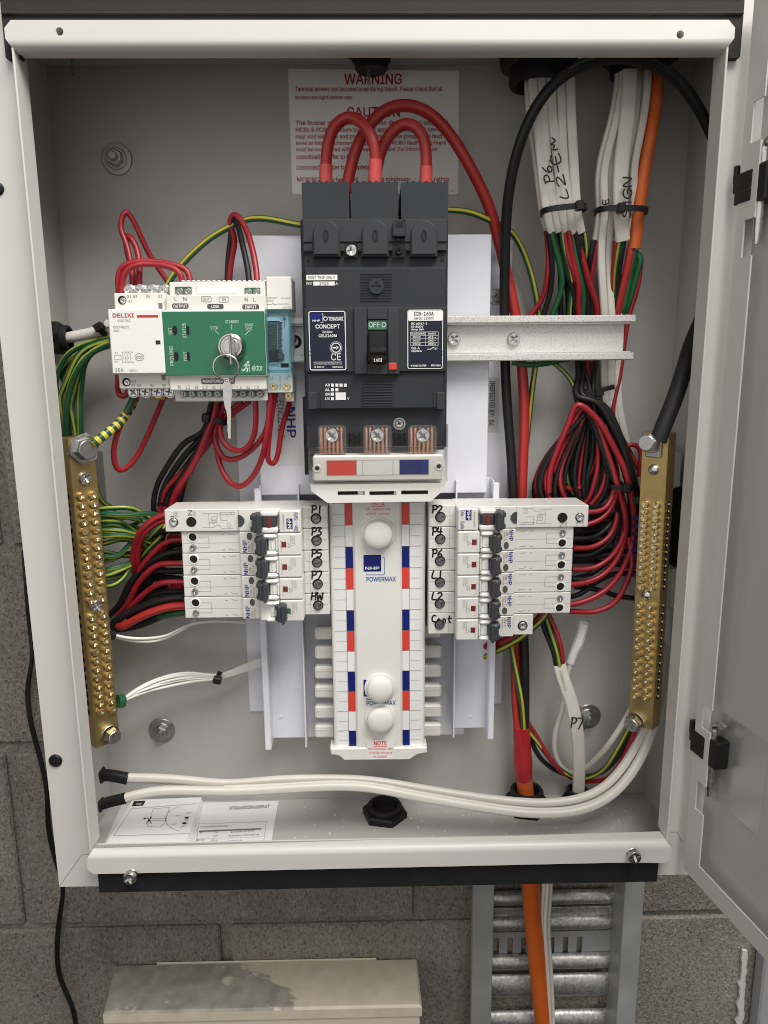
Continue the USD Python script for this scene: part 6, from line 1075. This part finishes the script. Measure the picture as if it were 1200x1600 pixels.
for L_, d in (([(520, 560, .036), (515, 700, .034), (490, 800, .030), (420, 980, .026)], .0046), ([(560, 480, .030), (530, 640, .028), (470, 820, .026), (390, 1080, .024)], .0044), ([(700, 1120, .040), (620, 1130, .036), (540, 1180, .034), (470, 1250, .032), (350, 1330, .030)], .0046), ([(700, 700, .040), (610, 705, .036), (560, 790, .030), (470, 900, .028)], .0044)):
    wire('red_wire', 'dark red wire tucked behind the black ones beside the left bank', Zl(L_), d, 'red_wire', group='red wires tucked beside the left bank', n=10)
wire('green_wire', 'short green wire at the bottom corner of the left bank', Zl([(720, 1325, .050), (640, 1335, .050), (560, 1350, .048), (490, 1362, .044), (440, 1350, .04)]), .0056, 'green_wire', n=12)
ge = 'green and yellow wires fanning out from the left bar'
for L_ in ([(0, 300, .050), (30, 400, .046), (90, 460, .040), (160, 490, .034)], [(0, 495, .056), (60, 488, .058), (180, 480, .056), (280, 486, .052), (350, 515, .046), (420, 560, .040)], [(0, 535, .060), (80, 534, .062), (220, 542, .060), (330, 534, .056), (430, 528, .050), (500, 540, .044)], [(0, 600, .056), (80, 592, .060), (180, 596, .058), (240, 625, .052), (330, 690, .044), (400, 740, .036)], [(0, 575, .050), (100, 570, .050), (240, 560, .048), (350, 572, .044), (340, 600, .040), (270, 628, .038), (200, 600, .036)], [(0, 655, .056), (120, 655, .058), (240, 668, .054), (330, 690, .048), (420, 700, .042), (500, 650, .036)], [(0, 718, .060), (120, 706, .062), (240, 704, .058), (330, 722, .050), (440, 760, .042)], [(0, 775, .056), (90, 765, .058), (180, 740, .056), (290, 748, .050), (400, 800, .040)], [(0, 870, .056), (80, 874, .056), (160, 872, .054), (250, 800, .050), (330, 720, .046), (460, 640, .040)], [(20, 990, .056), (110, 975, .056), (200, 955, .052), (280, 920, .044), (380, 840, .034), (480, 690, .028)], [(20, 1035, .060), (110, 1020, .060), (210, 980, .054), (290, 940, .042), (370, 860, .032), (540, 700, .024)], [(40, 1110, .056), (120, 1110, .056), (210, 1060, .052), (275, 960, .044), (330, 880, .034), (420, 800, .022)], [(20, 1060, .050), (120, 1050, .050), (230, 1010, .046), (300, 900, .040)], [(0, 830, .048), (130, 850, .046), (260, 870, .042), (330, 850, .036)], [(0, 690, .046), (160, 690, .042), (300, 760, .036), (400, 760, .03)], [(20, 930, .046), (150, 890, .042), (260, 850, .038), (420, 860, .03)], [(0, 510, .044), (120, 520, .042), (260, 560, .038), (420, 590, .030)], [(0, 640, .044), (150, 620, .040), (260, 640, .036), (420, 650, .03)], [(300, 960, .026), (350, 860, .036), (400, 750, .042), (470, 670, .042), (540, 600, .034)], [(310, 990, .026), (370, 890, .036), (440, 800, .040), (520, 720, .040), (560, 620, .034)]):
    wire('earth_wire', 'green and yellow wire fanning out between the left bar and left bank', Zl(L_), .0041, 'earth_thin', group=ge, phase=random.uniform(1.0, 2.8), twist=random.uniform(-10, 10), k=5)
# thin white sense wires
gs = 'thin white wires from the foot of the left bar'
Z3 = lambda L_: [(x/3, 800+y/3, w) for x, y, w in L_]
for L_, n_ in (([(525, 574, .062), (600, 590, .056), (700, 592, .050), (790, 575, .044), (860, 540, .038), (960, 515, .034), (1150, 518, .030)], 'thin white wire from the middle of the left bar under breaker HW, upper one'), ([(525, 580, .062), (600, 600, .054), (720, 605, .048), (800, 580, .042), (880, 535, .036), (915, 505, .030)], 'thin white wire from the middle of the left bar under breaker HW, lower one')):
    wire('white_wire', n_, Z3(L_), .0026, 'white_wire', n=8)
single('black_sleeve', 'small black sleeve on the thin white pair at the left bar', 'wire sleeve', tube(W(Z3([(505, 574, .066), (532, 578, .062)])), .0038, 12), 'black_rubber', smooth=50)
single('green_sleeve', 'small green sleeve on the white wire bunch at the foot of the left bar', 'wire sleeve', tube(W(Z3([(548, 888, .068), (578, 885, .064)])), .0056, 14), 'earth_sleeve', smooth=50)
for i in range(9):
    o = (i-4); b_ = [0, 3, -2, 5, -5, 2, -4, 6, -1][i]
    wire('white_wire', 'thin white wire in the bunch from the left bar to behind the tray', Z3([(572, 886+o, .064+.001*(i % 3)), (640, 845+o*3.4, .056+.002*(i % 3)), (760, 800+o*6+b_, .046+.002*(i % 2)), (900, 775+o*5+b_, .038), (1020, 772+o*2.2, .032), (1120, 742+o*3, .026), (1240, 700+o*4, .018), (1300, 680+o*3, .014)]), .0024, 'white_wire', group=gs, n=8)
tie('small black cable tie round the bunch of thin white wires', 342, 1057, .033, 5, .0045, 75, .0040, head=-.4)
# --- bottom right
c = wire('orange_cable', 'orange cable rising through the floor into a red taped joint', [(823, 1256, .022), (821, 1236, .022), (819, 1215, .024), (817, 1190, .028), (816, 1170, .030)], .0152, 'orange_cable', cat='cable', n=24)
part(c, 'red_tape', tube(W([(818, 1214, .024), (817, 1190, .028), (816, 1165, .031), (815, 1140, .034), (815, 1134, .0345)]), [.0082, .0086, .0078, .0076, .0072], 20), 'red_tape', smooth=60)
part(c, 'sheath_print', txt('2023', 824, 1216, 829, 1234, .0318, 90), 'print_grey')
wire('red_wire', 'thick red core running down into the red tape above the floor', [(800, 985, .028), (803, 1040, .030), (805, 1090, .034), (809, 1140, .036)], .0062, 'red_cable', n=14)
wire('earth_wire', 'green and yellow wire lying over the black cable into the red tape', [(797, 1000, .034), (803, 1035, .040), (810, 1070, .042), (815, 1100, .042), (818, 1140, .038)], .0048, 'earth_wire', phase=2.2)
wire('earth_wire', 'green and yellow wire slanting from the tray edge up under breaker Cont', [(728, 1036, .016), (748, 1030, .020), (768, 1021, .030), (785, 1013, .040), (812, 998, .050), (832, 982, .052), (852, 962, .05), (858, 950, .05)], .0050, 'earth_wire', phase=2.2)
wire('red_wire', 'thick dark red wire under the foot of the right bank', [(728, 1016, .014), (748, 1012, .018), (768, 1007, .028), (790, 1002, .038), (815, 990, .046), (838, 972, .048), (850, 958, .048)], .0074, 'red_wire', n=14)
fp = wire('flat_cable', 'flat white cable marked P7 rising from the floor gland', [(902, 1256, .018), (904, 1228, .020), (904.5, 1180, .032), (901, 1137, .044), (896, 1110, .046), (889, 1085, .047), (880, 1060, .047), (874, 1038, .046)], .01, 'white_cable', cat='cable', flat=(.0057, .0025), n=16)
part(fp, 'felt_pen_mark', hand('P7.', (891.5, 1137), (13, 1.5), (1.5, -16), .0490, .0012), 'ink'); part(fp, 'sheath_print', turned(txt('5188883143', 877, 1047, 881.5, 1080, .0497, -90), at(880, 1062, .0497), 16, (0, 0, 1)), 'seam')
for mt, L_, l_ in (('black_cable', [(846, 968, .040), (854, 992, .042), (864, 1016, .045), (869, 1040, .046)], 'black core fanning out of the flat P7 cable'), ('earth_thin', [(852, 962, .042), (861, 990, .044), (869, 1015, .047), (874, 1040, .0475)], 'green and yellow core fanning out of the flat P7 cable'), ('red_wire', [(857, 960, .040), (868, 985, .043), (876, 1010, .046), (879, 1038, .046)], 'red core fanning out of the flat P7 cable')): wire({'black_cable': 'black_wire', 'earth_thin': 'earth_wire', 'red_wire': 'red_wire'}[mt], l_, L_, .0044, mt, phase=2)
wc = wire('white_cable', 'round white cable looping behind the flat P7 cable, its cut end wrapped in tape', [(912, 976, .030), (906, 995, .030), (899, 1015, .030), (890, 1040, .030), (882, 1085, .026), (876, 1115, .022), (869, 1140, .020), (866, 1168, .016), (872, 1190, .014), (885, 1204, .012), (900, 1208, .012), (914, 1201, .015), (935, 1182, .028), (955, 1158, .048), (976, 1126, .056), (988, 1105, .06)], .0050, 'white_cable', cat='cable', n=14)
part(wc, 'tape_wrap', tube(W([(913, 973, .030), (908, 990, .030), (903, 1006, .030), (897, 1019, .030), (891, 1036, .030)]), [.0046, .0042, .0046, .0038, .0036], 10), 'print_white', smooth=30)
for mt, L_, l_ in (('red_wire', [(822, 1125, .028), (838, 1150, .026), (856, 1180, .026), (876, 1204, .016), (905, 1219, .011), (940, 1219, .022), (965, 1200, .044), (985, 1160, .054), (995, 1130, .06)], 'red wire sagging from the taped joint to the foot of the right bar'), ('black_cable', [(828, 1150, .026), (840, 1178, .024), (862, 1200, .016), (885, 1210, .011), (912, 1213, .012), (940, 1206, .026), (965, 1182, .044), (985, 1150, .052), (994, 1128, .058)], 'black wire sagging from the taped joint to the foot of the right bar'), ('earth_wire', [(824, 1140, .030), (840, 1160, .028), (862, 1188, .018), (884, 1208, .014), (906, 1216, .013), (935, 1208, .024), (960, 1180, .044), (984, 1136, .054)], 'green and yellow wire sagging from the taped joint towards the right bar')): wire({'black_cable': 'black_wire', 'earth_wire': 'earth_wire', 'red_wire': 'red_wire'}[mt], l_, L_, .0044, mt, phase=2)
# white cables along the floor with black taped ends
up = [(197, 1215, .060), (250, 1216, .060), (300, 1220, .060), (360, 1224, .060), (430, 1219, .060), (500, 1217, .060), (570, 1219, .060), (640, 1229, .060), (720, 1242, .060), (800, 1252, .060), (860, 1254, .060), (910, 1246, .060), (950, 1224, .060), (985, 1180, .058), (1008, 1130, .054), (1022, 1070, .050), (1030, 1010, .046), (1034, 960, .042)]
lo_ = [(197, 1246, .074), (240, 1237, .074), (290, 1235, .074), (350, 1236, .073), (430, 1233, .072), (500, 1229, .072), (570, 1230, .072), (640, 1242, .072), (720, 1256, .072), (800, 1268, .072), (860, 1271, .071), (915, 1263, .070), (962, 1236, .068), (1000, 1186, .064), (1022, 1130, .058), (1034, 1070, .052), (1038, 1010, .046)]
w1 = wire('white_cable', 'upper white cable along the cabinet floor with a black taped end', up, .0066, 'white_cable', cat='cable', flat=(.0034, .0030), n=18)
part(w1, 'cable_ridge', tube(W([(x, y+6.5, w-.001) for x, y, w in up]), .0020, 10), 'white_cable', smooth=60)
w2 = wire('white_cable', 'lower white cable along the cabinet floor with a black taped end', lo_, .0066, 'white_cable', cat='cable', flat=(.0036, .0032), n=18)
part(w2, 'cable_ridge', tube(W([(x, y-5.5, w-.002) for x, y, w in lo_[3:]]), .0020, 10), 'white_cable', smooth=60)
part(w1, 'taped_end', J(tube(W([(159, 1211, .058), (175, 1212, .060), (200, 1217, .060)]), [.0050, .0046, .0046], 14, flat=(.0046, .0042)), cbox(*R(157.5, 1201, 163, 1221, .058), .053, .063, .0012)), 'black_rubber', smooth=30)
part(w2, 'taped_end', J(tube(W([(158, 1257, .072), (175, 1252, .073), (196, 1247, .074)]), [.0044, .0044, .0042], 14, flat=(.0042, .004)), cbox(*R(156, 1249, 161, 1266, .072), .067, .077, .0012)), 'black_rubber', smooth=30)
# --- below and beside the cabinet
wire('orange_cable', 'fat orange cable hanging down the cable ladder below the cabinet', [(829, 1368, .030), (830, 1395, .028), (833, 1440, .024), (838, 1490, .020), (843, 1540, .016), (849, 1600, .012), (853, 1650, .010), (858, 1720, .01)], .0172, 'orange_cable', cat='cable', n=26)
for i, (x0, w0) in enumerate(((849, .030), (855, .033), (860, .030))): wire('white_cable', 'white sheathed cable beside the fat orange one on the ladder', [(x0, 1362, w0), (x0, 1395, w0-.002), (x0-3, 1440, w0-.004), (x0-1, 1490, w0-.008), (x0+2, 1540, w0-.012), (x0+4, 1600, w0-.016), (x0+6, 1700, w0-.018)], .0042, 'white_cable', cat='cable', group='white cables beside the orange one on the ladder', n=12)
single('cable_tie', 'black band round the orange and white cables just under the cabinet', 'cable tie', tube(W([(814, 1369, .036), (832, 1373, .044), (850, 1374, .043), (866, 1372, .040), (870, 1365, .034)]), .0022, 10, flat=(.0028, .0011)), 'black_plastic', smooth=40)
for dx, l_ in ((0, 'thin black cable hanging down the block wall left of the cabinet, left strand'), (3.2, 'thin black cable hanging down the block wall left of the cabinet, right strand')):
    wire('black_lead', l_, [(36+dx, 860, -.012), (41+dx, 930, -.010), (46+dx, 985, -.012), (49+dx*.6, 1030, -.010), (42+dx, 1075, -.012), (47+dx, 1130, -.010), (60+dx, 1180, -.012), (72+dx*.7, 1240, -.010), (74+dx, 1290, -.012), (86+dx, 1345, -.012), (97+dx*.6, 1385, -.010), (92+dx, 1430, -.011), (88+dx, 1500, -.010), (97+dx, 1540, -.012), (110+dx, 1570, -.010), (118+dx, 1610, -.010), (122+dx, 1680, -.01)], .0030, 'black_cable', cat='cable', n=10)
# --- specks of swarf and cement dust on the cabinet floor and the lower rim
sp = []
for i in range(140):
    u, w = random.uniform(-.08, .24), random.uniform(.01, .1); r = random.uniform(.0003, .0011); sp.append((_cv((r, r*.5, r*random.uniform(.6, 1.6)), r*.3)+np.array([u, -CV+r*.4, w]), _CF))
single('swarf', 'pale specks of swarf and dust scattered over the cabinet floor', 'swarf', J(*sp), 'white_cable', kind='stuff')
